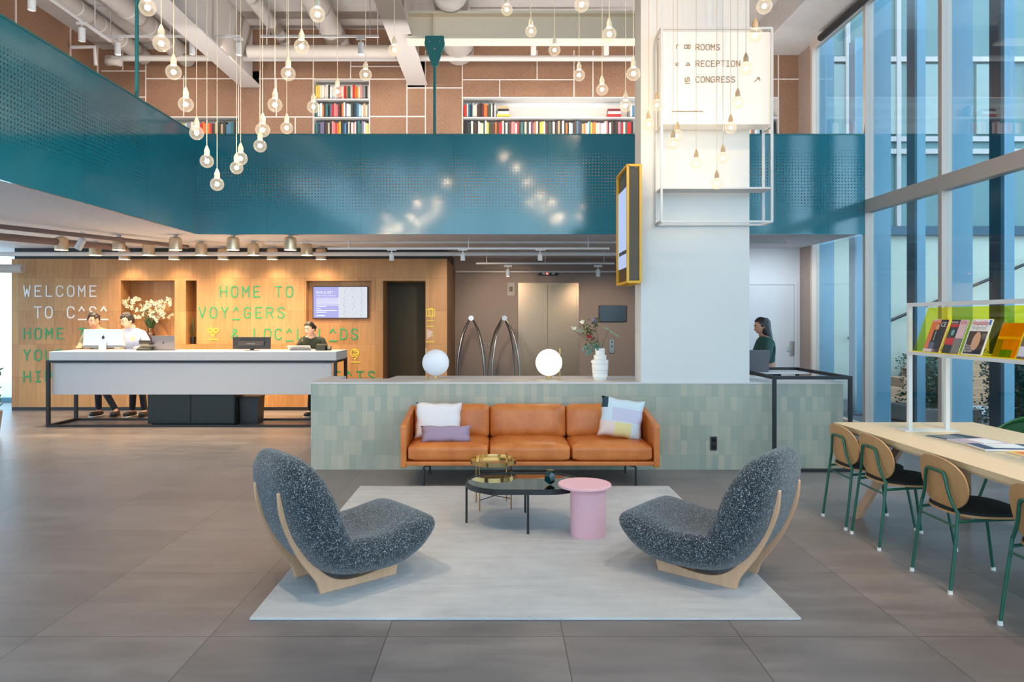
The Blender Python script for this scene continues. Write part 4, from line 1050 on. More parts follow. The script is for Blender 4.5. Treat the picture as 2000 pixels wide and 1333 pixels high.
MB().prism(stadium(.277, .32), 'z', zt-.034, zt-.028).build('lower_tray', plain('dark_mirror_tray', rgb(52, 50, 48), .12, .6), t)
for x_, y_ in ((-.285, 0), (.18, -.285), (.18, .285), (.55, .12)):
    MB().tube([(x_, y_, zt-.035), (x_, y_, 0)], .009, 10).build('leg', M['black'], t, True)
t = thing('faceted_vase', 'dark green faceted glass vase on the coffee table', 'vase', (.372, 5.37, RZ+zt-.001))
b = bmesh.new(); bmesh.ops.create_icosphere(b, subdivisions=1, radius=.06)
d = bmesh.new(); dv = {}
for f in b.faces: dv[f.index] = d.verts.new(f.calc_center_median())
b.faces.ensure_lookup_table(); b.verts.ensure_lookup_table()
bmesh.ops.convex_hull(d, input=d.verts[:]); bmesh.ops.dissolve_limit(d, angle_limit=.05, verts=d.verts[:], edges=d.edges[:])
bmesh.ops.transform(d, matrix=Matrix.Rotation(.5535, 4, 'Y'), verts=d.verts[:])
mn = min(v.co.z for v in d.verts); mx = max(v.co.z for v in d.verts)
for v in d.verts: v.co.z = (v.co.z - mn) * .11 / (mx - mn)
top = max(d.faces, key=lambda f: f.calc_center_median().z)
r_ = bmesh.ops.inset_individual(d, faces=[top], thickness=.007, depth=-.001)
for v in top.verts: v.co.z -= .05
m = MB(); m.join(d); m.build('vase_body', plain('dark_teal_glass', rgb(18, 56, 60), .08, spec=.9), t)
b.free(); r_ = .026
MB().tube([(math.cos(a)*.027, math.sin(a)*.027, .111) for a in [2*PI*i/5 for i in range(5)]], .002, 6, True).build('bronze_lip', M['brass'], t)

t = thing('tray_table', 'round brass tray side table behind the black coffee table', 'side table', (-.062, 5.97, RZ))
MB().lathe([(0,.362),(.186,.362),(.193,.366),(.196,.40),(.192,.40),(.189,.372),(0,.372)], n=48).build('tray', M['brass'], t, True)
for a in (45+8, 135+8, 225+8, 315+8):
    a = math.radians(a); MB().tube([(.186*math.cos(a), .186*math.sin(a), 0), (.186*math.cos(a), .186*math.sin(a), .425)], .0055, 8).build('leg', M['brass'], t, True)
b = MB()
for a in (53, 143):
    a = math.radians(a); b.tube([(.186*math.cos(a), .186*math.sin(a), .085 if a < 1.2 else .09), (-.186*math.cos(a), -.186*math.sin(a), .085 if a < 1.2 else .09)], .004, 6)
b.build('cross_brace', M['black'], t)
t = thing('drum_table', 'pink lacquered side table with a round drum base and an offset disc top', 'side table', (.64, 5.185, RZ))
MB().lathe([(0,0),(.128,0),(.13,.004),(.13,.355),(0,.355)], n=48).build('drum_base', M['pink'], t, True)
MB().lathe([(0,.355),(.190,.355),(.194,.359),(.194,.371),(.190,.375),(0,.375)], -.025, .0, n=56).build('disc_top', M['pink'], t, True)

# ---------------------------------------------------------------- counter objects
CZ = .924
def globe_lamp(label, px_, rod_px, on, flip):
    Y = 7.78; t = thing('globe_lamp', label, 'lamp', (X_(px_, Y), Y, CZ), 0, 'globe lamps on the tiled counter')
    R = .147; zc = 1.112 - CZ
    g = glow('lit_opal_globe', (1, .90, .76, 1), .42, rgb(240,236,228)) if on else glow('dim_opal_globe', (.86, .9, 1, 1), .04, rgb(226,228,234))
    b = MB(); b.ball((0, 0, zc), R, 40, 24); b.build('opal_globe', g, t, 2)
    rx = X_(rod_px, Y) - X_(px_, Y)
    MB().tube([(rx, -.05, .004), (rx, -.05, zc + R + .012)], .005, 10).build('brass_rod', M['brass'], t, True)
    b = MB().box(rx - (.02 if flip > 0 else .26), rx + (.26 if flip > 0 else .02), .035, .047, .0, .008); b.bar((rx, -.075, .005), (rx, .045, .005), .010, .010)
    b.bar((rx, -.05, .037), (rx * .6, 0, .04), .012, .006); b.build('brass_base', M['brass'], t)
    MB().lathe([(0,.018),(.03,.022),(.03,.045),(0,.05)], n=20).build('globe_holder', M['brass'], t, True)
    if on: lamp('POINT', 'globe_light', (X_(px_, Y), Y - .0, 1.112 + R + .12), 3.5, (1, .82, .6), .08)
globe_lamp('opal globe table lamp glowing softly on the left of the counter', 851, 833, False, 1)
globe_lamp('brightly lit opal globe table lamp at the middle of the counter', 1072, 1093, True, -1)

t = thing('tiered_vase', 'white stepped ceramic vase on the counter by the pier', 'vase', (X_(1172, 7.8), 7.8, CZ))
MB().lathe([(0,0),(.068,0),(.072,.008),(.07,.022),(.08,.026),(.083,.06),(.079,.066),(.085,.07),(.086,.10),(.082,.104),(.088,.108),(.09,.165),(.085,.172),(.091,.176),(.09,.215),(.066,.222),(.07,.226),(.069,.268),(.052,.275),(.053,.34),(.044,.345),(.042,.30),(0,.29)], n=40, cap=False).build('vase_body', M['ceramic'], t, True)
MB().ball((-.09, 0, .196), .013, 10, 8).build('knob', M['ceramic'], t, True)
rr = random.Random(5)
t = thing('flower_bouquet', 'mixed bouquet with eucalyptus and a lilac bloom in the stepped vase', 'flowers', (X_(1172, 7.8), 7.8, CZ + .292))
def leafm(b, p, d, l, w_, rnd):
    d = Vector(d).normalized(); s_ = d.cross(Vector((rnd.gauss(0,1), rnd.gauss(0,1), rnd.gauss(0,1)))).normalized() * w_; p = Vector(p); n_ = d.cross(s_).normalized()*w_*.25
    c = p + d*l*.5 + n_
    b.poly([p, p+d*l*.3+s_*.8, c]); b.poly([p, c, p+d*l*.3-s_*.8]); b.poly([p+d*l*.3+s_*.8, p+d*l*.7+s_*.8, c]); b.poly([p+d*l*.3-s_*.8, c, p+d*l*.7-s_*.8]); b.poly([p+d*l*.7+s_*.8, p+d*l, c]); b.poly([p+d*l*.7-s_*.8, c, p+d*l])
def off(px_, py_): return (X_(px_, 7.8) - X_(1172, 7.8), rr.uniform(-.04, .04), Z_(py_, 7.8) - CZ - .292)
tips = {'lilac': off(1161, 628), 'red': off(1152, 657), 'top': off(1150, 640), 'euc1': off(1148, 685), 'euc2': off(1167, 680), 'wl': off(1138, 633), 'far': off(1119, 645), 'long': off(1188, 648)}
b = MB()
for k, v in tips.items(): b.tube([(0, 0, 0), (v[0]*.45, v[1]*.4, v[2]*.55), v], .0025, 5)
b.build('stem', plain('brown_stem', rgb(96, 66, 44), .6), t)
b = MB()
for k in ('red', 'top', 'lilac'):
    for _ in range(26):
        c = Vector(tips[k]) + Vector((rr.gauss(0, .035), rr.gauss(0, .03), rr.gauss(-.03, .035))); leafm(b, c, (rr.gauss(0,1), rr.gauss(0,1), rr.gauss(0,.8)), .045, .014, rr)
b.build('leaf_cluster', plain('olive_leaf', rgb(92, 96, 52), .5, var=.3), t)['kind'] = 'stuff'
b = MB()
for k in ('euc1', 'euc2'):
    for _ in range(20):
        c = Vector(tips[k]) + Vector((rr.gauss(0, .03), rr.gauss(0, .03), rr.gauss(.005, .028))); b.ball(c, .017, 8, 5, (1, .25, 1) if rr.random() < .5 else (.8, .4, .9))
b.build('eucalyptus_foliage', M['leaf2'], t, True)['kind'] = 'stuff'
b = MB(); c = Vector(tips['lilac'])
for _ in range(60):
    a = rr.uniform(0, 6.28); e = rr.uniform(-.5, 1.3); d_ = Vector((math.cos(a)*math.cos(e), math.sin(a)*math.cos(e), math.sin(e))); leafm(b, c + d_*.022, d_, .022, .007, rr)
b.ball(c, .03, 12, 8); b.build('lilac_bloom', plain('lilac_petals', rgb(150, 132, 160), .7, var=.2), t)
b = MB()
for _ in range(22): b.ball(Vector(tips['red']) + Vector((rr.gauss(0,.016), -.03 + rr.gauss(0,.01), rr.gauss(0,.02))), .008, 6, 5)
b.build('red_blossom', plain('red_petals', rgb(160, 44, 46), .6), t)
b = MB()
for k in ('wl', 'far'):
    for _ in range(5): leafm(b, tips[k], (rr.gauss(0,.6), rr.gauss(0,.5), 1), .05, .016, rr)
b.build('white_blossom', M['petal'], t)
b = MB()
for i in range(9):
    c = Vector(tips['long']) + Vector((-.06 + i*.018, 0, .055 - i*.011)); leafm(b, c, (1, rr.gauss(0,.2), rr.gauss(-.6,.4)), .05, .012, rr)
for i in range(6): leafm(b, Vector(tips['far']) + Vector((.03+i*.01, 0, -.01)), (1, 0, rr.gauss(0,.5)), .05, .012, rr)
b.build('sage_foliage', plain('pale_sage_leaf', rgb(150, 164, 138), .6, var=.2), t)['kind'] = 'stuff'
# ---------------------------------------------------------------- long table on the right
t = thing('dining_table', 'long pale oak communal table by the glass wall', 'table', (3.29, 3.8, 0))
xa, xb, ya, yb = 2.72-3.29, 3.86-3.29, -2.6, 5.78-3.8
b = MB(); q = bmesh.new()
vs = [(xa, ya), (xb, ya), (xb, yb), (xa, yb)]
A = [q.verts.new((x*.985, y*.995, .698)) for x, y in vs]; B = [q.verts.new((x, y, .715)) for x, y in vs]; C = [q.verts.new((x, y, .75)) for x, y in vs]
q.faces.new(A[::-1]); q.faces.new(C)
for i in range(4):
    q.faces.new((A[i], A[(i+1)%4], B[(i+1)%4], B[i])); q.faces.new((B[i], B[(i+1)%4], C[(i+1)%4], C[i]))
b.join(q); b.build('tabletop', M['oak_top'], t)
for (x0, x1, y0, y1) in ((-.44, -.22, 1.87, 1.55), (.44, .22, 1.87, 1.55), (-.44, -.22, -2.4, -2.1), (.44, .22, -2.4, -2.1)):
    MB().bar((x0, y0, 0), (x1, y1, .71), .075, .05).build('leg', M['ash'], t)

def dining_chair(label, loc, rz=0):
    t = thing('dining_chair', label, 'chair', loc, rz, 'green framed plywood chairs at the long table')
    # rear legs run up into an inverted U behind the plywood back
    for s in (-1, 1):
        MB().tube([(-.255, s*.19, .012), (-.225, s*.185, .25), (-.20, s*.175, .47)], .010, 10).build('leg', M['green_tube'], t, True)
        MB().tube([(.265, s*.20, .012), (.225, s*.185, .25), (.19, s*.17, .435)], .010, 10).build('leg', M['green_tube'], t, True)
    for x_, y_ in ((-.256, -.19), (-.256, .19), (.266, -.20), (.266, .20)):
        MB().lathe([(0,0),(.014,0),(.012,.022),(0,.022)], x_, y_, 12).build('foot_cap', M['ceramic'], t, True)
    pts = [(-.20, -.175, .46), (-.215, -.125, .54), (-.225, -.098, .64), (-.228, -.088, .668), (-.229, -.065, .682), (-.229, .065, .682), (-.228, .088, .668), (-.225, .098, .64), (-.215, .125, .54), (-.20, .175, .46)]
    MB().tube(catmull(pts, 3), .010, 10).build('back_tube', M['green_tube'], t, True)
    MB().tube(catmull([(-.205,-.178,.415),(.0,-.19,.43),(.19,-.17,.436),(.205,0,.436),(.19,.17,.436),(.0,.19,.43),(-.205,.178,.415)], 3), .009, 8).build('seat_tube', M['green_tube'], t, True)
    MB().tube([(-.214, -.181, .385), (-.214, .181, .385)], .007, 8).build('rear_stretcher', M['green_tube'], t, True)
    def plate(w_, h_, x0, th, zc, curve, name, mat, e=2.5):
        b = MB(); n = 40; pts = []
        fr = bmesh.new(); R = 6; ringsF, ringsB = [], []
        for k in range(R+1):
            f = k/R; rf, rb = [], []
            for i in range(n):
                a = 2*PI*i/n; c, s = math.cos(a), math.sin(a)
                y = f*w_/2*math.copysign(abs(c)**(2/e), c); z = f*h_/2*math.copysign(abs(s)**(2/e), s)
                y *= 1 - .10*(-z/h_*2 if z < 0 else 0)
                xx = x0 + curve*(y/(w_/2))**2 - .05*(z/h_)
                if k == 0 and i > 0: rf.append(rf[0]); rb.append(rb[0]); continue
                rf.append(fr.verts.new((xx, y, zc+z))); rb.append(fr.verts.new((xx+th, y*.995, zc+z*.995)))
            ringsF.append(rf); ringsB.append(rb)
        for rg, o_ in ((ringsF, 1), (ringsB, -1)):
            for k in range(R):
                for i in range(n):
                    j = (i+1)%n; q = list(dict.fromkeys([rg[k][i], rg[k][j], rg[k+1][j], rg[k+1][i]]))
                    if len(q) > 2: fr.faces.new(q[::o_])
        for i in range(n):
            j = (i+1)%n; fr.faces.new((ringsF[R][i], ringsF[R][j], ringsB[R][j], ringsB[R][i]))
        b.join(fr); return b.build(name, mat, t, True)
    plate(.45, .31, -.212, .011, .613, .035, 'backrest', M['oak_ply'])
    plate(.41, .275, -.200, .018, .613, .033, 'back_pad', M['pad'])
    def seat(w_, d_, z0, z1, name, mat, dome=0):
        n = 44; b = MB(); out = []
        for i in range(n):
            a = 2*PI*i/n; c, s = math.cos(a), math.sin(a)
            x = d_/2*math.copysign(abs(c)**.72, c); y = w_/2*math.copysign(abs(s)**.72, s)*(1 + .08*c)
            out.append((x, y))
        rings = [[b.bm.verts.new((x*f+.01, y*f, z0 if k == 0 else z1 + dome*(1-f*f))) for x, y in out] for k, f in enumerate((1, 1, .94, .7, .35))]
        for r1, r2 in zip(rings, rings[1:]):
            for i in range(n): b.bm.faces.new((r1[i], r1[(i+1)%n], r2[(i+1)%n], r2[i]))
        b.bm.faces.new(rings[0][::-1]); b.bm.faces.new(rings[-1]); return b.build(name, mat, t, True)
    seat(.46, .44, .444, .456, 'seat_shell', M['oak_ply']); seat(.45, .43, .456, .472, 'seat_pad', M['pad'], .012)
    return t
c1 = dining_chair('green framed plywood chair at the far end of the long table', (2.86, 5.53, 0))
dup(c1, (2.86, 5.06, 0), label='second green framed plywood chair from the far end of the long table')
dup(c1, (2.86, 4.29, 0), label='third green framed plywood chair from the far end, just below the magazines on the table')
dup(c1, (2.86, 3.50, 0), label='green framed plywood chair cut off by the right edge of the picture')
t = thing('shell_chair', 'green shell armchair on the window side of the long table', 'chair', (4.14, 5.62, 0), PI + .25)
b = MB(); n = 24; rows_ = []
for k in range(9):
    f = k/8; z = .42 + f*.40; ww_ = .27 - .03*f - (.06 if k == 8 else 0); row = []
    for i in range(n+1):
        a = -PI*.62 + PI*1.24*i/n; row.append(b.bm.verts.new((-math.cos(a)*ww_ - .02*f, math.sin(a)*ww_*1.05, z - (1-math.cos(a))*.10*f)))
    rows_.append(row)
for r1, r2 in zip(rows_, rows_[1:]):
    for i in range(n): b.bm.faces.new((r1[i], r1[i+1], r2[i+1], r2[i]))
o = b.build('back_shell', plain('moss_green_shell', rgb(56, 110, 66), .55), t, True); md = o.modifiers.new('thickness', 'SOLIDIFY'); md.thickness = .014
MB().lathe([(0,.40),(.24,.41),(.265,.44),(.25,.46),(0,.455)], n=32).build('seat', plain('moss_green_shell', rgb(56, 110, 66), .55), t, True)
for x_, y_ in ((.2,.2),(.2,-.2),(-.2,.2),(-.2,-.2)): MB().tube([(x_*.7, y_*.7, .41), (x_*1.15, y_*1.15, 0)], .011, 8).build('leg', M['green_tube'], t, True)

# ---------------------------------------------------------------- magazine rack
RX, RY = 3.08, 5.33
t = thing('magazine_rack', 'white framed rack with yellow acrylic shelf standing on the long table', 'rack', (RX, RY, .75))
b = MB(); r_ = .028
b.box(-r_/2, r_/2, -r_/2, r_/2, 0, .965); b.box(-r_/2, r_/2, -2.6, 0, .937, .965); b.box(.30, .33, .04, .07, 0, .60)
b.box(-r_/2, r_/2, -2.6, 0, .578, .600); b.box(-.014, .33, -.014, .014, .578, .600); b.box(.30, .33, -2.6, .05, .578, .600); b.box(.30, .33, .02, .06, .6, .965); b.box(-.01, .33, -.014, .014, .945, .965)
b.box(-.014, .014, -2.6, -2.57, 0, .96); b.box(.302, .33, -2.6, -2.57, 0, .96)
b.build('frame', M['white'], t)
b = MB(); b.poly([(.02, -2.55, .602), (.02, -.01, .602), (.135, -.01, .93), (.135, -2.55, .93)])
o = b.build('acrylic_panel', M['acrylic'], t); md = o.modifiers.new('thickness', 'SOLIDIFY'); md.thickness = .004
MB().box(.0, .035, -2.55, -.015, .600, .606).build('acrylic_ledge', glow('yellow_edge', (1, .9, .1, 1), 0.0, rgb(240, 214, 60)), t)
MB().box(-.05, .36, -.03, .09, 0, .006).build('base_plate', M['white'], t)
def text_mesh(s, size):
    c = bpy.data.curves.new('lettering', 'FONT'); c.body = s; c.size = size; c.resolution_u = 2
    o = bpy.data.objects.new('tmp_text', c); col.objects.link(o); bpy.context.view_layer.update()
    me = bpy.data.meshes.new_from_object(o.evaluated_get(bpy.context.evaluated_depsgraph_get()))
    bpy.data.objects.remove(o); return me
def put_text(s, size, x, z, y, mat, parent, wmax=None, name='lettering'):
    me = text_mesh(s, size); xs = [v.co.x for v in me.vertices] or [0, 1]; k = 1
    if wmax: k = wmax / (max(xs) - min(xs))
    for v in me.vertices: v.co = Vector((v.co.x*k + x, y, v.co.y + z))
    me.materials.clear(); me.materials.append(mat); o = bpy.data.objects.new(name, me); col.objects.link(o); o.parent = parent; return o
def magazine(label, yc, w_, h_, cover, blocks, texts, zoff=.607, x_off=.018):
    t = thing('magazine', label, 'magazine', (RX + x_off, yc, .75 + zoff)); t.rotation_euler = (-.335, 0, -PI/2)
    MB().box(-w_/2, w_/2, -.004, .0, 0, h_).build('cover', cover, t)
    MB().box(-w_/2+.001, w_/2-.001, 0, .004, .001, h_-.001).build('pages', M['paper'], t)
    for nm, (a, c, d, e), m in blocks:
        if nm in ('head', 'globe'): MB().ball(((a+c)/2*w_, -.0062, (d+e)/2*h_), .5, 14, 10, ((c-a)*w_, .002, (e-d)*h_)).build(nm, m, t, True)
        else: MB().box(a*w_, c*w_, -.0055, -.004, d*h_, e*h_).build(nm, m, t)
    for s, size, x, z, m, wm in texts: put_text(s, size, x*w_, z*h_, -.006, m, t, wm*w_ if wm else None)
    return t
pm = lambda n, *c: plain(n, rgb(*c), .35)
o_, k_, w_m, r_m = pm('orange_print', 222, 110, 56), pm('black_print', 30, 28, 32), pm('white_print', 236, 230, 226), pm('red_print', 196, 44, 50)
sk, tl, gy = pm('portrait_print', 206, 154, 120), pm('teal_print', 110, 160, 160), pm('grey_print', 120, 112, 108)
magazine('orange and black magazine with a seated man on the cover, leftmost on the yellow shelf', 5.10, .185, .245, o_,
    [('dark_panel', (.08,.5,.0,1.0), k_), ('base_strip', (-.5,.5,0,.09), pm('pale_print', 214,196,190)), ('suit', (-.2,.12,.3,.68), k_), ('shirt_front', (-.07,-.02,.35,.66), w_m), ('jeans', (-.25,.15,.1,.34), pm('denim_print', 84,92,120)), ('head', (-.12,.05,.68,.86), sk), ('hair_cap', (-.11,.04,.82,.87), k_)],
    [('CE', .05, .12, .78, w_m, .3), ('SERVICE', .03, -.44, .93, w_m, .45)])
magazine('black and red magazine with a small green globe, second on the yellow shelf', 4.885, .175, .245, pm('charcoal_print', 44, 40, 46),
    [('red_band', (-.5,.0,.78,.87), r_m), ('red_glow', (-.5,.05,.25,.45), r_m), ('pink_panel', (.05,.5,.45,1.0), pm('dusty_pink_print', 214,178,180)), ('city_panel', (.05,.5,.0,.45), gy), ('globe', (-.28,-.08,.52,.70), tl)],
    [('USA', .04, .1, .86, r_m, .36), ('REVIEW', .02, -.46, .89, w_m, .4)])
magazine('white magazine with a red title and a bald man, third on the yellow shelf', 4.66, .195, .25, w_m,
    [('photo', (-.44,.46,.03,.66), pm('brown_print', 66, 46, 38)), ('light_patch', (.25,.46,.3,.6), gy), ('suit', (-.1,.4,.03,.16), pm('navy_print', 62,60,96)), ('head', (-.16,.24,.12,.64), sk), ('corner_flash', (.38,.48,.84,.97), pm('blue_print', 60,120,190))],
    [('Hospitality', .05, -.45, .83, r_m, .8), ('Management', .04, -.42, .71, pm('light_grey_print', 180,172,172), .74), ('The new hosts', .025, -.42, .22, w_m, .5), ('and their guests', .025, -.42, .15, w_m, .5), ('Page twelve', .025, -.42, .08, w_m, .4)])
magazine('orange brochure with a wave and green tuft standing on the yellow shelf', 4.40, .20, .225, pm('bright_orange_print', 240, 140, 20),
    [('wave_patch', (-.5,.5,.52,.6), pm('amber_print', 250, 190, 40)), ('olive_patch', (-.5,-.2,0,.5), pm('olive_print', 150,130,40)), ('grass_patch', (-.2,.3,0,.22), pm('grass_print', 80,140,40))], [('home', .02, -.3, .75, pm('amber_print', 250, 190, 40), .3)], x_off=.045)
magazine('brown and white photo magazine cut by the right picture edge on the yellow shelf', 4.14, .20, .275, pm('brown_photo_print', 112, 88, 82),
    [('pale_band', (-.5,.5,.05,.28), pm('cloud_print', 206,204,212)), ('stripe_patch', (-.35,.2,.28,.5), pm('violet_print', 120,112,134)), ('orange_patch', (-.3,.4,.5,.62), o_), ('dark_patch', (-.5,.1,.62,.76), k_), ('cream_patch', (-.5,.0,.8,.97), w_m)], [], x_off=.012)
# magazines lying on the table
def flat_mag(label, loc, rz, w_, d_, h_, mat, blocks=()):
    t = thing('table_magazine', label, 'magazine', loc, rz, 'magazines lying on the long table')
    MB().rbox(-w_/2, w_/2, -d_/2, d_/2, 0, h_, min(.003, h_*.4)).build('pages', M['paper'], t); MB().box(-w_/2, w_/2, -d_/2, d_/2, h_, h_+.0015).build('cover', mat, t)
    for nm, (a, c, d, e), m in blocks: MB().box(a*w_, c*w_, d*d_, e*d_, h_+.0015, h_+.003).build(nm, m, t)
T_ = .751
fl_ = [('dark magazine lying farthest along the table, under the rack', (3.22, 5.02, T_), .3, .30, .21, .005, k_, [('photo', (-.4,.1,-.4,.4), gy)]),
 ('open white magazine with pink edge fanned beside the far dark one', (3.26, 4.83, T_), .15, .30, .21, .009, pm('dusty_pink_print', 214,178,180), [('photo', (-.1,.4,-.4,.3), w_m)]),
 ('navy and white magazine spread in the middle of the table', (3.28, 4.60, T_), -.1, .36, .21, .014, pm('navy_print', 62,60,96), [('photo', (-.3,.3,-.3,.45), w_m)]),
 ('orange covered magazine lying on the table', (3.33, 4.40, T_), .05, .26, .17, .006, pm('amber_print', 250, 190, 40), [('photo', (-.4,.0,-.3,.3), o_)]),
 ('white magazine with red and dark print lying on the table', (3.30, 4.20, T_), -.05, .30, .16, .008, w_m, [('photo', (-.4,.1,-.4,.2), r_m), ('dark_patch', (-.5,-.2,-.4,.4), k_)]),
 ('thick rolled pale magazine near the right picture edge on the table', (3.30, 4.00, T_), .08, .32, .18, .016, pm('cloud_print', 206,204,212), [('photo', (-.3,.2,-.3,.3), gy)]),
 ('thin white magazine nearest the viewer on the table', (3.28, 3.79, T_), -.08, .30, .18, .006, w_m, [('dark_patch', (-.4,.3,-.3,.1), pm('navy_print', 62,60,96))])]
for a in fl_: flat_mag(*a)
# ---------------------------------------------------------------- hanging bulbs
bulbs = [(288,15,33),(315,85,33),(339,141,31),(363,204,30),(384,260,28),(404,315,27),(424,360,27),(470,310,27),(462,328,26),(508,285,26),(513,254,29),(537,205,29),(563,144,29),(589,91,30),(560,250,25),(612,209,25),(620,28,31),
 (659,179,24),(714,146,25),(770,98,24),(990,19,23),(1037,61,23),(1083,98,24),(1131,147,24),(1176,175,24),(1222,207,25),(1136,9,30),(1190,67,29),(1237,144,28),
 (1267,243,21),(1283,206,22),(1323,265,21),(1315,281,20),(1360,319,23),(1400,359,22),(1412,309,22),(1427,250,23),(1441,201,25),(1457,134,27),(1475,69,30),(1493,12,31)]
where = ['topmost bulb of the far left string cascade','second bulb down the left cascade','third bulb down the left cascade','fourth bulb down the left cascade, over the brown panels','fifth bulb down, hanging over the top edge of the balcony corner',
 'sixth bulb down, in front of the corner of the balcony','lowest bulb of the left cascade','right one of the two overlapping low bulbs','left one of the two overlapping low bulbs','bulb hanging just below the top edge of the parapet','bulb directly above the parapet edge, beside the cascade',
 'bulb in front of brown panels left of the bookcase','larger bulb higher up left of the bookcase','bulb above the light track, left of the bookcase','small bulb just above the parapet left of the bookcase','bulb over the left edge of the three row bookcase','large bulb at the top edge above the bookcase',
 'bulb in front of the top row of the bookcase','bulb at the right of the bookcase top','bulb touching the white beam','bulb above the left part of the cross beam','bulb hanging at the front of the cross beam, left','bulb just under the cross beam flange','bulb in front of the brown panels right of centre','bulb above the middle of the long shelf','bulb over the right end of the long shelf',
 'large bulb at the top edge left of the pier','large bulb over the cross beam left of the pier','large bulb beside the left edge of the pier',
 'leftmost low bulb against the pier','bulb against the left part of the pier','upper of the two overlapping bulbs under the sign board','lower of the two overlapping bulbs under the sign board','bulb below the middle of the sign board','lowest bulb of all, before the pier shelf','bulb just right of the lowest one','bulb at the lower right edge of the sign board','bulb over the right part of the sign board, lower','bulb over the right part of the sign board, upper','bulb at the upper right corner of the sign frame','topmost bulb right of the pier']
base = {}
for i, (px_, py_, sz) in enumerate(bulbs):
    Y = min(.118 * 1382 / sz, 6.95) - (.3 if i == 32 else 0); p = P(px_, py_, Y); tan = px_ > 1250
    lab = 'clear globe ' + where[i]
    if tan not in base:
        t = thing('pendant_bulb', lab, 'light bulb', p, 0, 'globe bulbs hanging over the lounge')
        b = MB().ball((0, 0, 0), .057, 24, 16); b.build('glass_globe', M['bulb_glass'], t, 2)
        MB().ball((0, 0, 0), .013, 10, 8, (1, 1, 1.15)).build('glowing_core', M['bulb_core'], t, 2)
        MB().lathe([(.0,.052),(.021,.053),(.022,.058),(.022,.095),(.017,.103),(.010,.125),(.004,.135),(0,.137)], n=20, cap=False).build('socket', M['tan_socket' if tan else 'porcelain'], t, True)
        c = MB().tube([(0, 0, 0), (0, 0, 1)], .0028 if not tan else .0022, 6).build('cord', M['tan_socket' if tan else 'porcelain'], t, True); c.location = (0, 0, .135)
        d = bpy.data.lights.new('bulb_light', 'POINT'); d.energy = 1.3 if tan else 4.5; d.color = (1, .80, .55); d.shadow_soft_size = .02
        l = bpy.data.objects.new('bulb_light', d); col.objects.link(l); l.parent = t; l.location = (0, 0, 0)
        base[tan] = t
    else: t = dup(base[tan], p, label=lab)
    for ch in t.children:
        if ch.name.startswith('cord'): ch.scale.z = 6.65 - p[2] - .135

# ---------------------------------------------------------------- books
BC = {'K':(30,28,30,'black'),'D':(72,48,36,'dark brown'),'W':(226,220,214,'white'),'C':(216,204,176,'cream'),'G':(136,132,130,'grey'),'B':(70,120,150,'blue'),'T':(34,110,112,'teal'),'N':(26,52,80,'navy'),'L':(168,196,208,'pale blue'),
 'R':(196,30,34,'red'),'M':(110,34,40,'maroon'),'P':(222,130,128,'pink'),'O':(224,112,36,'orange'),'Y':(222,184,70,'yellow'),'E':(52,80,60,'green'),'V':(112,104,140,'violet'),'S':(190,158,118,'tan')}
bmesh_cache = {}
def book_mesh(c):
    if c in bmesh_cache: return bmesh_cache[c]
    m = plain('book_cover_' + BC[c][3].replace(' ', '_'), rgb(*BC[c][:3]), .5)
    b = MB().box(-.5, .5, 0, .12, 0, 1).box(-.5, -.38, .12, 1, 0, 1).box(.38, .5, .12, 1, 0, 1).box(-.38, .38, .12, .97, .03, .97, 1)
    o = b.build('book', [m, M['paper']]); me = o.data; bpy.data.objects.remove(o); bmesh_cache[c] = me; return me
def nth(i, n):
    words = ['first','second','third','fourth','fifth','sixth','seventh','eighth','ninth','tenth','eleventh','twelfth','thirteenth','fourteenth','fifteenth','sixteenth','seventeenth','eighteenth','nineteenth','twentieth']
    tens = ['', '', 'twenty','thirty','forty','fifty','sixty','seventy','eighty','ninety']
    def o(k):
        if k < 20: return words[k]
        q = k + 1; t_, u_ = q // 10, q % 10
        if q > 100: return 'hundred and ' + words[(q - 101)]
        return tens[t_] + ('-' + words[u_-1] if u_ else 'th').replace('tyth', 'tieth') if u_ else tens[t_][:-1] + 'ieth'
    return o(i) + ' from the left' if i <= n - 1 - i else (o(n-1-i) + ' from the right' if n-1-i > 0 else 'last on the right')
rb = random.Random(11)
def book_row(seq, xa, xb, zpx, hpx, shelf, group, skip=None):
    ws = [rb.uniform(.75, 1.25) * (1.9 if c == 'R' and i == 0 else 1) for i, c in enumerate(seq)]; tot = sum(ws); x = xa
    Zb = Z_(zpx, YU) + .001; n = len(seq)
    for i, (c, w0) in enumerate(zip(seq, ws)):
        wpx = w0 / tot * (xb - xa); cx = x + wpx/2; x += wpx
        if skip and skip(cx): continue
        o = bpy.data.objects.new('book', book_mesh(c)); col.objects.link(o)
        wm = wpx * YU / 1382; h_ = hpx * rb.uniform(.86, 1.08) * YU / 1382
        o.location = (X_(cx, YU), YU + rb.uniform(.0, .03), Zb); o.scale = (wm * .94, .16, h_)
        tag(o, '%s %s book, %s in the %s' % ('tall' if h_ > hpx * YU / 1382 else 'short', BC[c][3], nth(i, n), shelf), 'book', group)
book_row('YYCWCWKWLWGRPWRSEWROYWPGGKW', 616, 720, 191.5, 25, 'top row of the bookcase', 'books in the top row of the bookcase')
book_row('TWWOKTKVRPPMDOWVWWEKNBLWSCG', 616, 720, 227.5, 26, 'middle row of the bookcase', 'books in the middle row of the bookcase')
book_row('TNKVVKDCKPPROYKNBNCDWPWKTEVWCY', 616, 720, 264, 26, 'bottom row of the bookcase', 'books in the bottom row of the bookcase')
book_row('RWTNNWCWDDKMOOMEEWKW', 906, 968, 227.5, 25, 'upper row of the long shelf', 'books standing in the upper row of the long shelf')
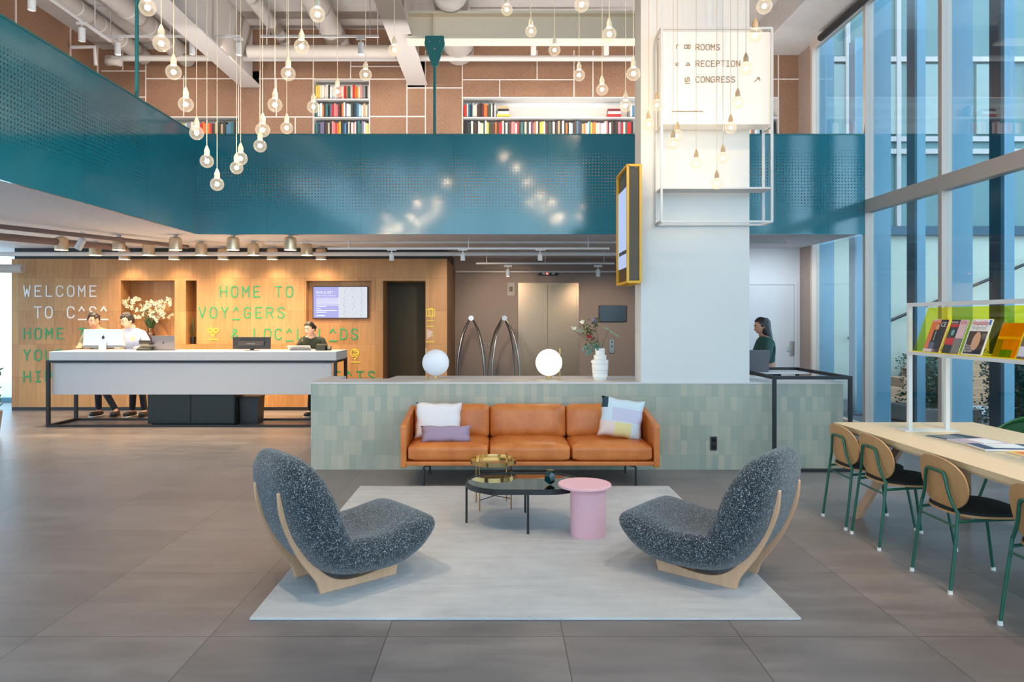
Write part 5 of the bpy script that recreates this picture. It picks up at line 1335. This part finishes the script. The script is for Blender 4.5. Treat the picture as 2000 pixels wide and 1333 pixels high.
book_row('KKEKWDDKWCCEWYEDDODRRWKWKMPPWRKTKCKWMVOWKYYWMKEKWKDSKWKOKWLKDBNDSOWLTYOOCWPWWWPMWDKKDPVRCTRRKG', 906, 1240, 264, 26, 'lower row of the long shelf', 'books in the lower row of the long shelf')
book_row('WOGWLKBWSWDK', 1462, 1516, 264, 26, 'lower row right of the pier', 'books in the row right of the pier')
book_row('GWB', 1228, 1240, 227.5, 24, 'upper row beside the pier', 'books beside the pier in the upper row')
book_row('WNYLGWWWROOORKSKSKBBTKT', 343, 465, 264, 25, 'row above the balcony corner', 'books above the balcony corner')
def stack(xc, seq, w0, shelf):
    z = Z_(227.5, YU) + .001
    for i, (c, wpx) in enumerate(zip(seq, w0)):
        o = bpy.data.objects.new('book', book_mesh(c)); col.objects.link(o); th = .045
        o.scale = (th, .17, wpx * YU / 1382); o.rotation_euler = (0, PI/2, 0); o.location = (X_(xc, YU) - wpx*YU/2764, YU + .01, z + th/2); z += th + .001
        tag(o, '%s book lying flat, %s of the stack %s' % (BC[c][3], ['bottom one', 'second', 'third', 'top one'][i] if i < len(seq)-1 else 'top one', shelf), 'book', 'flat stacked books ' + shelf)
stack(983, 'YWKS', (26, 22, 22, 20), 'on the left of the long shelf'); stack(1200, 'RWM', (27, 24, 25), 'near the pier on the long shelf')

# ---------------------------------------------------------------- reception niche things
Y = YW + .18; zb = Z_(675, YW)
t = thing('flower_vase', 'brown and gold vase in the wooden niche behind the blue shirted man', 'vase', (X_(294, Y), Y, zb))
MB().lathe([(0,0),(.05,0),(.075,.06),(.085,.14),(.07,.21),(.042,.25),(.048,.275),(.05,.29),(.042,.295),(.036,.27),(0,.26)], n=28, cap=False).build('vase_body', plain('dark_brown_glaze', rgb(70, 40, 34), .25), t, True)
b = MB()
for z_ in (.215, .25, .28): b.tube([(math.cos(2*PI*i/20)*(.066 if z_ < .23 else .048), math.sin(2*PI*i/20)*(.066 if z_ < .23 else .048), z_) for i in range(20)], .007, 6, True)
b.build('gold_band', M['brass'], t, True)
t = thing('orchid_bouquet', 'big bouquet of cream orchids standing in the niche vase', 'flowers', (X_(294, Y), Y, zb + .27))
rr = random.Random(21); b1, b2, b3 = MB(), MB(), MB()
for k, (px_, py_) in enumerate([(256,592),(270,585),(281,603),(300,610),(318,600),(333,586),(322,613),(310,590),(290,596),(262,600),(276,612),(306,620)]):
    tip = Vector((X_(px_, Y) - X_(294, Y), rr.uniform(-.12, .02), Z_(py_, Y) - zb - .27))
    b2.tube(catmull([(0, 0, 0), (tip.x*.25, tip.y*.3, tip.z*.6), tuple(tip)], 4), .004, 5)
    for _ in range(8):
        c = tip + Vector((rr.gauss(0, .045), rr.gauss(0, .035), rr.gauss(-.01, .04)))
        for j in range(5):
            a = j*2*PI/5 + rr.random(); leafm(b1, c, (math.cos(a), -.55, math.sin(a)), .045, .017, rr)
        b3.ball(c + Vector((0, -.012, 0)), .007, 6, 5)
b1.build('orchid_blossom', M['petal'], t); b2.build('stem', M['leaf'], t, True); b3.build('blossom_centre', plain('orchid_centre', rgb(214, 196, 90), .6), t)
b = MB()
for _ in range(26):
    a = rr.uniform(0, 2*PI); leafm(b, (rr.gauss(0,.02), rr.gauss(0,.02), .0), (math.cos(a)*.45, math.sin(a)*.35, 1), rr.uniform(.15, .27), .018, rr)
b.build('long_leaf', M['leaf'], t)
Y = YW + .16
t = thing('snake_plant', 'slender snake plant in the narrow wooden niche', 'plant', (X_(377, Y), Y, Z_(673, YW)))
MB().lathe([(0,0),(.038,0),(.045,.12),(.04,.125),(0,.115)], n=24).build('pot', M['black'], t, True)
b = MB()
for i in range(7): leafm(b, (rr.gauss(0,.012), rr.gauss(0,.012), .11), (rr.gauss(0,.07), rr.gauss(-.1,.08), 1), rr.uniform(.25,.42), .013, rr)
b.build('leaf_blade', M['leaf'], t)
# info screen in its niche
t = thing('info_screen', 'wall screen with a lilac page in the wooden niche above the seated desk area', 'screen', (X_(665, YW), YW + .12, Z_(591, YW)))
k = YW + .10
x0, x1, z0, z1 = X_(612, k) - X_(665, YW), X_(717, k) - X_(665, YW), Z_(621, k) - Z_(591, YW), Z_(561, k) - Z_(591, YW)
MB().rbox(x0-.012, x1+.012, -.015, .035, z0-.012, z1+.012, .004).build('bezel', M['black'], t)
s_ = MB().box(x0, x1, -.018, -.015, z0, z1).build('screen', glow('lilac_screen', (.40, .40, .80, 1), .55), t)
MB().box((x0+x1)/2 - .03, x1, -.020, -.018, z0, z1).build('pattern_page', glow('pale_pattern_screen', (.74, .78, .86, 1), .5), s_)
wt = glow('screen_text_white', (.95, .95, 1, 1), .6)
put_text('BITE & GET', .06, x0+.05, z1-.115, -.021, wt, s_); put_text('SHARE A MEAL TOGETHER', .028, x0+.05, z1-.16, -.021, wt, s_)
b = MB()
for i in range(7): b.box(x0+.05, x0+.05+(.40 if i < 6 else .18), -.0215, -.0185, z1-.20-i*.024, z1-.191-i*.024)
for i, l_ in enumerate((.08, .36, .18)): b.box(x0+.05, x0+.05+l_, -.0215, -.0185, z1-.385-i*.03, z1-.375-i*.03)
b.box(x0+.05, x0+.2, -.0215, -.0185, z0+.03, z0+.045); b.build('text_line', wt, s_)
b = MB()
for cx in range(3):
    for cy in range(16):
        if rr.random() < .8:
            x_, z_ = (x0+x1)/2 + .05 + cx*.145 + rr.random()*.05, z1 - .05 - cy*.031
            b.bar((x_, -.021, z_), (x_+rr.choice((.014,-.012)), -.021, z_+.014), .005, .004)
b.build('tick_pattern', M['screen_off'], s_)

# ---------------------------------------------------------------- lift wall things
t = thing('wall_screen', 'black switched off screen on the taupe wall right of the lift', 'screen', (X_(1196.5, 14.45), 14.47, Z_(613, 14.45)))
MB().rbox(-.28, .28, -.03, .028, -.165, .165, .005).build('bezel', M['black'], t); MB().box(-.27, .27, -.033, -.03, -.155, .155).build('screen', M['screen_off'], t)
t = thing('lift_call_panel', 'steel call button panel beside the lift', 'button panel', (X_(1195, 14.48), 14.49, Z_(677, 14.48)))
MB().rbox(-.05, .05, -.012, 0, -.14, .14, .004).build('plate', M['steel'], t)
for z_ in (.09, 0): MB().tube([(0, -.012, z_), (0, -.018, z_)], .014, 12).build('button', M['black'], t)
t = thing('lift_indicator', 'black floor indicator above the lift door with a small red light', 'indicator', (X_(1071, 14.48), 14.49, Z_(534.5, 14.48)))
MB().rbox(-.20, .20, -.03, 0, -.045, .045, .006).build('housing', M['black'], t); MB().box(-.05, .0, -.033, -.03, -.02, .02).build('red_display', glow('red_display', (1, .15, .1, 1), 1.5), t)
for x_ in (-.1, .1): MB().box(x_-.03, x_+.03, -.032, -.03, -.02, .02).build('glass_window', M['steel'], t)
t = thing('notice_plate', 'small white notice on the taupe wall left of the lift', 'notice', (X_(998, 14.48), 14.49, Z_(565, 14.48)))
MB().rbox(-.075, .075, -.01, 0, -.135, .135, .003).build('plate', plain('notice_grey', rgb(176,164,156), .5), t); MB().box(-.035, .035, -.012, -.01, -.05, .05).build('pictogram', M['mauve'], t)
t = thing('socket_strip', 'small horizontal socket strip low on the dark wall between the carts', 'socket', (X_(946, 14.48), 14.49, Z_(674, 14.48)))
MB().rbox(-.10, .10, -.012, 0, -.035, .035, .003).build('plate', plain('notice_grey', rgb(176,164,156), .5), t)
for x_ in (-.06, 0, .06): MB().box(x_-.018, x_+.018, -.014, -.012, -.018, .018).build('outlet_face', M['mauve'], t)
def cart(label, px_, dbl):
    Y = 13.4; t = thing('luggage_cart', label, 'luggage cart', (X_(px_, Y), Y, 0), 0, 'birdcage luggage carts by the lift')
    w_ = .255; dy = .30
    MB().rbox(-w_-.03, w_+.03, -dy-.03, dy+.03, .16, .21, .02).build('platform', M['black'], t)
    xo = .0 if not dbl else .04
    for s in (-1, 1):
        for q in (-1, 1):
            x_ = s*w_; pts = [(x_, q*dy, .2), (x_*1.0, q*dy, .6), (x_*.88, q*dy*.95, .95), (x_*.58, q*dy*.7, 1.32), (x_*.1, q*.07, 1.585)]
            MB().tube(catmull(pts, 4), .018, 10).build('post', M['steel'], t, True)
            MB().tube([(s*.2-.015, q*.24, .06), (s*.2+.015, q*.24, .06)], .06, 16).build('wheel', M['black'], t, True)
    MB().tube([(0, -.10, 1.60), (0, .10, 1.60)], .05, 20).build('top_knob', M['alu'], t, True)
    return t
c1 = cart('silver birdcage luggage cart next to the wooden wall', 920.5, 0); dup(c1, (X_(984, 13.4), 13.3, 0), .12, 'silver birdcage luggage cart next to the lift door')
for p_ in ((1, -7.15, 9.3, 'leafy pot plant at the left picture edge before the wood wall'),):
    t = thing('potted_plant', p_[3], 'plant', (-6.9, 9.55, 0)); t.location = (-6.95, 9.55, 0)
    MB().lathe([(0,0),(.15,0),(.19,.34),(.17,.35),(0,.32)], n=28).build('pot', M['conc'], t, True)
    b = MB()
    for i in range(60):
        a = rr.uniform(0, 2*PI); e = rr.uniform(.1, 1.2); r_ = rr.uniform(.05, .2); leafm(b, (math.cos(a)*r_*.6, math.sin(a)*r_*.6, rr.uniform(.35, .95)), (math.cos(a)*math.cos(e), math.sin(a)*math.cos(e), math.sin(e)), .13, .04, rr)
    b.tube([(0,0,.3), (0,0,.9)], .015, 6); b.build('foliage', M['leaf'], t)
# ---------------------------------------------------------------- people
def skin_mesh(verts, edges, radii, root=0, sub=2):
    me = bpy.data.meshes.new('sk'); me.from_pydata(verts, edges, []); o = bpy.data.objects.new('sk', me); col.objects.link(o)
    m = o.modifiers.new('skin', 'SKIN'); m.use_smooth_shade = True
    for i, r in enumerate(radii): me.skin_vertices[0].data[i].radius = (r, r) if not isinstance(r, tuple) else r
    for i in range(len(verts)): me.skin_vertices[0].data[i].use_root = (i == root)
    s = o.modifiers.new('sub', 'SUBSURF'); s.levels = sub; s.render_levels = sub
    bpy.context.view_layer.update()
    out = bpy.data.meshes.new_from_object(o.evaluated_get(bpy.context.evaluated_depsgraph_get()))
    bpy.data.objects.remove(o); return out
class Skel:
    def __init__(s): s.v = []; s.e = []; s.r = []; s.n = {}
    def a(s, name, p, r, par=None):
        s.n[name] = len(s.v); s.v.append(tuple(p)); s.r.append(r)
        if par is not None: s.e.append((s.n[par], s.n[name]))
    def mesh(s, **k): return skin_mesh(s.v, s.e, s.r, **k)
def person(label, loc, rz, J, top_mat, leg_mat, skin, hair_mat, head_rot=(0,0,0), scale=1, hair='short', glasses=False, sleeve=True, extra=None, collar=None):
    t = thing('person', label, 'person', loc, rz); t.scale = (scale,)*3
    V = lambda k: Vector(J[k])
    # continuous body: torso, limbs, neck, hands with five fingers, head
    def build_skel(f, parts, g=1.0):
        s = Skel(); s.a('pelvis', V('pelvis'), .125*f)
        if 'torso' in parts:
            s.a('waist', V('waist'), (.125*f, .10*f), 'pelvis'); s.a('chest', V('chest'), (.15*f, .115*f), 'waist'); s.a('neck', V('neck'), .062 if 'neckonly' not in parts else .075, 'chest')
            if 'head' in parts: s.a('skull', V('head') - Vector((0, 0, .04)), .05, 'neck')
            for q in 'LR':
                s.a('sh'+q, V('sh'+q), .062*f, 'chest'); s.a('el'+q, V('el'+q), .043*f*g, 'sh'+q); s.a('wr'+q, V('wr'+q), .029*f*(1 if g == 1 else 1.25), 'el'+q)
        if 'legs' in parts:
            for q in 'LR':
                s.a('hip'+q, V('hip'+q), .085*f, 'pelvis'); s.a('kn'+q, V('kn'+q), .056*f, 'hip'+q); s.a('an'+q, V('an'+q), .038*f*(1.15 if g > 1 else 1), 'kn'+q)
                if g == 1: s.a('to'+q, V('to'+q), .03, 'an'+q)
        return s
    s = build_skel(1, ('torso', 'legs', 'head'))
    m = MB(); m.add(s.mesh())
    for q in 'LR':
        w_ = V('wr'+q); d = (w_ - V('el'+q)).normalized(); sd = d.cross(Vector((0, 0, 1))).normalized() * (1 if q == 'L' else -1); up = sd.cross(d)
        h = Skel(); h.a('w', w_ - d*.01, .024); h.a('p', w_ + d*.05, (.036, .016), 'w')
        for i, (o_, l_) in enumerate(((-.030, .062), (-.010, .074), (.010, .070), (.028, .054))):
            b0 = w_ + d*.078 + sd*o_; h.a('a%d' % i, b0, .010, 'p'); h.a('b%d' % i, b0 + d*l_*.5 + Vector((0,0,-.006)), .009, 'a%d' % i); h.a('c%d' % i, b0 + d*l_*.9 + Vector((0,0,-.025)), .007, 'b%d' % i)
        h.a('t0', w_ + d*.028 - sd*.034, .011, 'w'); h.a('t1', w_ + d*.065 - sd*.054 + Vector((0,0,-.01)), .009, 't0')
        m.add(h.mesh(sub=1))
    HM = Matrix.Translation(V('head')) @ Matrix.Rotation(head_rot[2], 4, 'Z') @ Matrix.Rotation(head_rot[0], 4, 'X') @ Matrix.Rotation(head_rot[1], 4, 'Y')
    b = bmesh.new(); bmesh.ops.create_uvsphere(b, u_segments=28, v_segments=20, radius=1)
    for v in b.verts:
        x, y, z = v.co; jaw = max(0, -z); wx = .076*(1 - .28*jaw*jaw); wy = .096*(1 - .12*jaw)
        co = Vector((x*wx, y*wy - .014*jaw, z*.118))
        if y < 0:
            co.y += .012*max(0, 1 - ((co.z-.012)/.018)**2)*max(0, 1-abs(abs(co.x)-.030)/.022)      # eye sockets
            co.y -= .026*max(0, 1-abs(co.x)/.017)*max(0, 1-abs(co.z+.022)/.030)                    # nose
            co.y -= .006*max(0, 1-abs(co.x)/.03)*max(0, 1-abs(co.z+.062)/.014)                     # lips
            co.y -= .008*max(0, 1-abs(co.x)/.03)*max(0, 1-abs(co.z+.098)/.02)                      # chin
        v.co = co
    for s_ in (-1, 1):
        e = bmesh.new(); bmesh.ops.create_uvsphere(e, u_segments=10, v_segments=8, radius=1)
        for v in e.verts: b.verts.new  # keep head bmesh separate
        for v in e.verts: v.co = Vector((v.co.x*.012 + s_*.078, v.co.y*.018 + .008, v.co.z*.030 - .008))
        bmesh.ops.transform(e, matrix=HM, verts=e.verts[:]); m.join(e)
    bmesh.ops.transform(b, matrix=HM, verts=b.verts[:]); m.join(b)
    body = m.build('body', skin, t, 2)
    def hm(mb, name, mat, par=body):
        bmesh.ops.transform(mb.bm, matrix=HM, verts=mb.bm.verts[:]); return mb.build(name, mat, par, 2)
    e = MB(); p_ = MB(); br = MB()
    for s_ in (-1, 1):
        e.ball((s_*.030, -.0785, .011), .0125, 12, 8, (1.15, .8, .85)); p_.tube([(s_*.017, -.0865, .0075), (s_*.024, -.0885, .0035), (s_*.032, -.0885, .003), (s_*.042, -.083, .006)], .0022, 6)
        br.tube([(s_*.013, -.092, .030), (s_*.028, -.0925, .037), (s_*.046, -.084, .032)], .0042, 6)
    hm(e, 'eyelid', skin); hm(p_, 'eyelash', M['black']); hm(br, 'eyebrow', hair_mat)
    hm(MB().tube([(-.022, -.092, -.062), (0, -.0985, -.060), (.022, -.092, -.062)], .0045, 6), 'mouth', plain('lip_tone', rgb(168, 92, 84), .5))
    # hair
    b = bmesh.new(); bmesh.ops.create_uvsphere(b, u_segments=30, v_segments=22, radius=1); rr = random.Random(len(label))
    for v in b.verts:
        x, y, z = v.co; k = 1.0 + rr.uniform(-.015, .03) * (2 if hair == 'short' else .5)
        v.co = Vector((x*.085*k, y*.104*k + .004, z*.127*k + .004))
    kill = []
    for f in b.faces:
        c = f.calc_center_median()
        keep = (c.z > .055 + .25*max(0, -c.y-.05)*0 and c.y > -.11) or (c.y > .005 and c.z > -.055) or (c.z > .0 and abs(c.x) > .066 and c.y > -.035)
        if c.y < -.045 and c.z < .088 + .1*max(0, abs(c.x)-.03)*-1: keep = False
        if not keep: kill.append(f)
    bmesh.ops.delete(b, geom=kill, context='FACES')
    hb = MB(); hb.join(b)
    if hair == 'short':
        for _ in range(70):
            a = rr.uniform(0, 2*PI); q_ = rr.uniform(.0, .95); hb.ball((math.cos(a)*.078*q_, math.sin(a)*.092*q_ + .008, .119*math.sqrt(max(0, 1-q_*q_*.8))), rr.uniform(.012, .02), 7, 5)
    if hair == 'bun': hb.ball((.0, .118, -.01), .036, 14, 10)
    o = hm(hb, 'hair', hair_mat, t); md = o.modifiers.new('thickness', 'SOLIDIFY'); md.thickness = .012; md.offset = -.3
    if hair == 'long':
        b = MB(); n = 22; R_ = []
        for z, cy, wd, dp in ((.128,.01,.03,.03),(.118,.015,.066,.07),(.08,.03,.089,.088),(.02,.04,.096,.086),(-.06,.055,.10,.078),(-.14,.075,.104,.070),(-.22,.10,.10,.062),(-.31,.12,.088,.05),(-.40,.13,.066,.036),(-.45,.135,.03,.016)):
            R_.append([b.bm.verts.new((math.cos(2*PI*i/n)*wd*(1+.03*(i % 2)), cy + math.sin(2*PI*i/n)*dp*(1+.03*(i % 2)), z)) for i in range(n)])
        for r1, r2 in zip(R_, R_[1:]):
            for i in range(n): b.bm.faces.new((r1[i], r1[(i+1)%n], r2[(i+1)%n], r2[i]))
        b.bm.faces.new(R_[0]); b.bm.faces.new(R_[-1][::-1])
        lh = b.build('long_hair', hair_mat, o, 2); lh.matrix_local = Matrix.Translation(V('head')) @ Matrix.Rotation(head_rot[2], 4, 'Z')
    if glasses:
        g = MB()
        for s_ in (-1, 1): g.tube([(s_*.031 + .019*math.cos(a), -.104, .008 + .016*math.sin(a)) for a in [2*PI*i/12 for i in range(12)]], .002, 5, True); g.tube([(s_*.05, -.102, .012), (s_*.078, 0, .012)], .002, 5)
        g.tube([(-.012, -.105, .01), (.012, -.105, .01)], .002, 5); hm(g, 'glasses', M['black'], t)
    # clothes
    s = build_skel(1.13, ('torso',), 1.25); c = s.mesh()
    o = MB().add(c).build('top', top_mat, t, 2)
    if collar: MB().lathe([(.062,0),(.085,.035),(.078,.038),(.058,.006)], n=18, cap=False).build('collar', collar, o, True).location = V('neck') - Vector((0, 0, .035))
    s = build_skel(1.10, ('legs',), 1.3); MB().add(s.mesh()).build('trousers', leg_mat, t, 2)
    for q in 'LR':
        a, k = V('an'+q), V('to'+q); d = (k - a); d.z = 0; d.normalize(); sh = MB(); sh.soft((0,0,0), (.092, .27, .075), .034, n=4)
        ob = sh.build('shoe', M['black'], t, 2); ob.location = (a.x + d.x*.055, a.y + d.y*.055, max(.0, a.z-.08) + .045); ob.rotation_euler.z = math.atan2(d.y, d.x) + PI/2
        so = MB().rbox(-.048, .048, -.135, .135, -.045, -.03, .006).build('sole', M['ceramic'] if q == 'R' else M['black'], ob)
    return t
def pose(lean=.25, side=0, wl=(.2,-.42,1.14), wr=(-.2,-.42,1.14), kl=(.10,-.04,.49), kr=(-.10,-.04,.49), al=(.10,.02,.085), ar=(-.10,.02,.085), head=.20, hf=.04):
    s, c = math.sin(lean), math.cos(lean)
    def up(h, x=0): return (x + side*h, -s*h, .93 + c*h)
    J = {'pelvis': (0,0,.93), 'waist': up(.18), 'chest': up(.38), 'neck': up(.54), 'head': (side*.66, -s*.66-hf, .93 + c*.54 + .125),
         'shL': up(.45, .175), 'shR': up(.45, -.175), 'hipL': (.09,0,.88), 'hipR': (-.09,0,.88), 'knL': kl, 'knR': kr, 'anL': al, 'anR': ar,
         'toL': (al[0]+.02, al[1]-.14, .03), 'toR': (ar[0]-.02, ar[1]-.14, .03), 'wrL': wl, 'wrR': wr}
    for q, sg in (('L', 1), ('R', -1)):
        a, b = Vector(J['sh'+q]), Vector(J['wr'+q]); mid = (a + b)/2; J['el'+q] = tuple(mid + Vector((sg*.08, .08, -.10)))
    return J
navy = plain('dark_trousers', rgb(24, 28, 38), .8)
person('person in a sage green sweater leaning over the desk behind the silver computer', (-6.50, 11.55, 0), 0, pose(.36, .02, kl=(.02,-.06,.50), al=(.28,-.10,.10), kr=(-.06,-.03,.49), ar=(-.06,.0,.085), wl=(.25,-.30,1.15), wr=(-.18,-.32,1.15)),
       plain('sage_sweater', rgb(150, 142, 112), .9, bump=.3), navy, M['skin'], M['hair'], (.22, 0, .45), 1.0)
person('person with glasses in a light blue shirt looking down behind the desk phone', (-5.90, 11.50, 0), 0, pose(.36, -.04, wl=(.22,-.32,1.15), wr=(-.16,-.32,1.15), kl=(.09,-.05,.49), kr=(-.05,-.04,.49)),
       plain('light_blue_shirt', rgb(176, 190, 222), .8, bump=.2), navy, M['skin2'], M['hair'], (.28, 0, -.55), 1.0, glasses=True, collar=plain('light_blue_shirt', rgb(176, 190, 222), .8))
pb_ = bpy.data.objects['person.001']; MB().rbox(.035, .085, -.275, -.265, 1.245, 1.305, .004).build('name_badge', plain('yellow_badge', rgb(222, 214, 130), .5), pb_)
person('person with tied back dark hair in a dark blouse at the reception desk', (-3.02, 11.52, 0), 0, pose(.42, -.02, wl=(.18,-.30,1.15), wr=(-.22,-.32,1.15), kl=(.07,-.08,.49), kr=(-.05,-.06,.49)),
       plain('dark_green_blouse', rgb(44, 52, 38), .8), navy, M['skin2'], M['hair'], (.30, 0, -.45), .925, hair='bun')
person('person with long dark hair in a green jacket standing behind the side desk', (3.52, 9.35, 0), -PI/2, pose(.06, 0, wl=(.16,-.36,1.02), wr=(-.16,-.34,1.02)),
       plain('deep_green_jacket', rgb(40, 82, 78), .7), navy, M['skin'], M['hair2'], (.25, 0, 0), .935, hair='long', collar=plain('leopard_scarf', rgb(150, 116, 70), .8, var=.5))
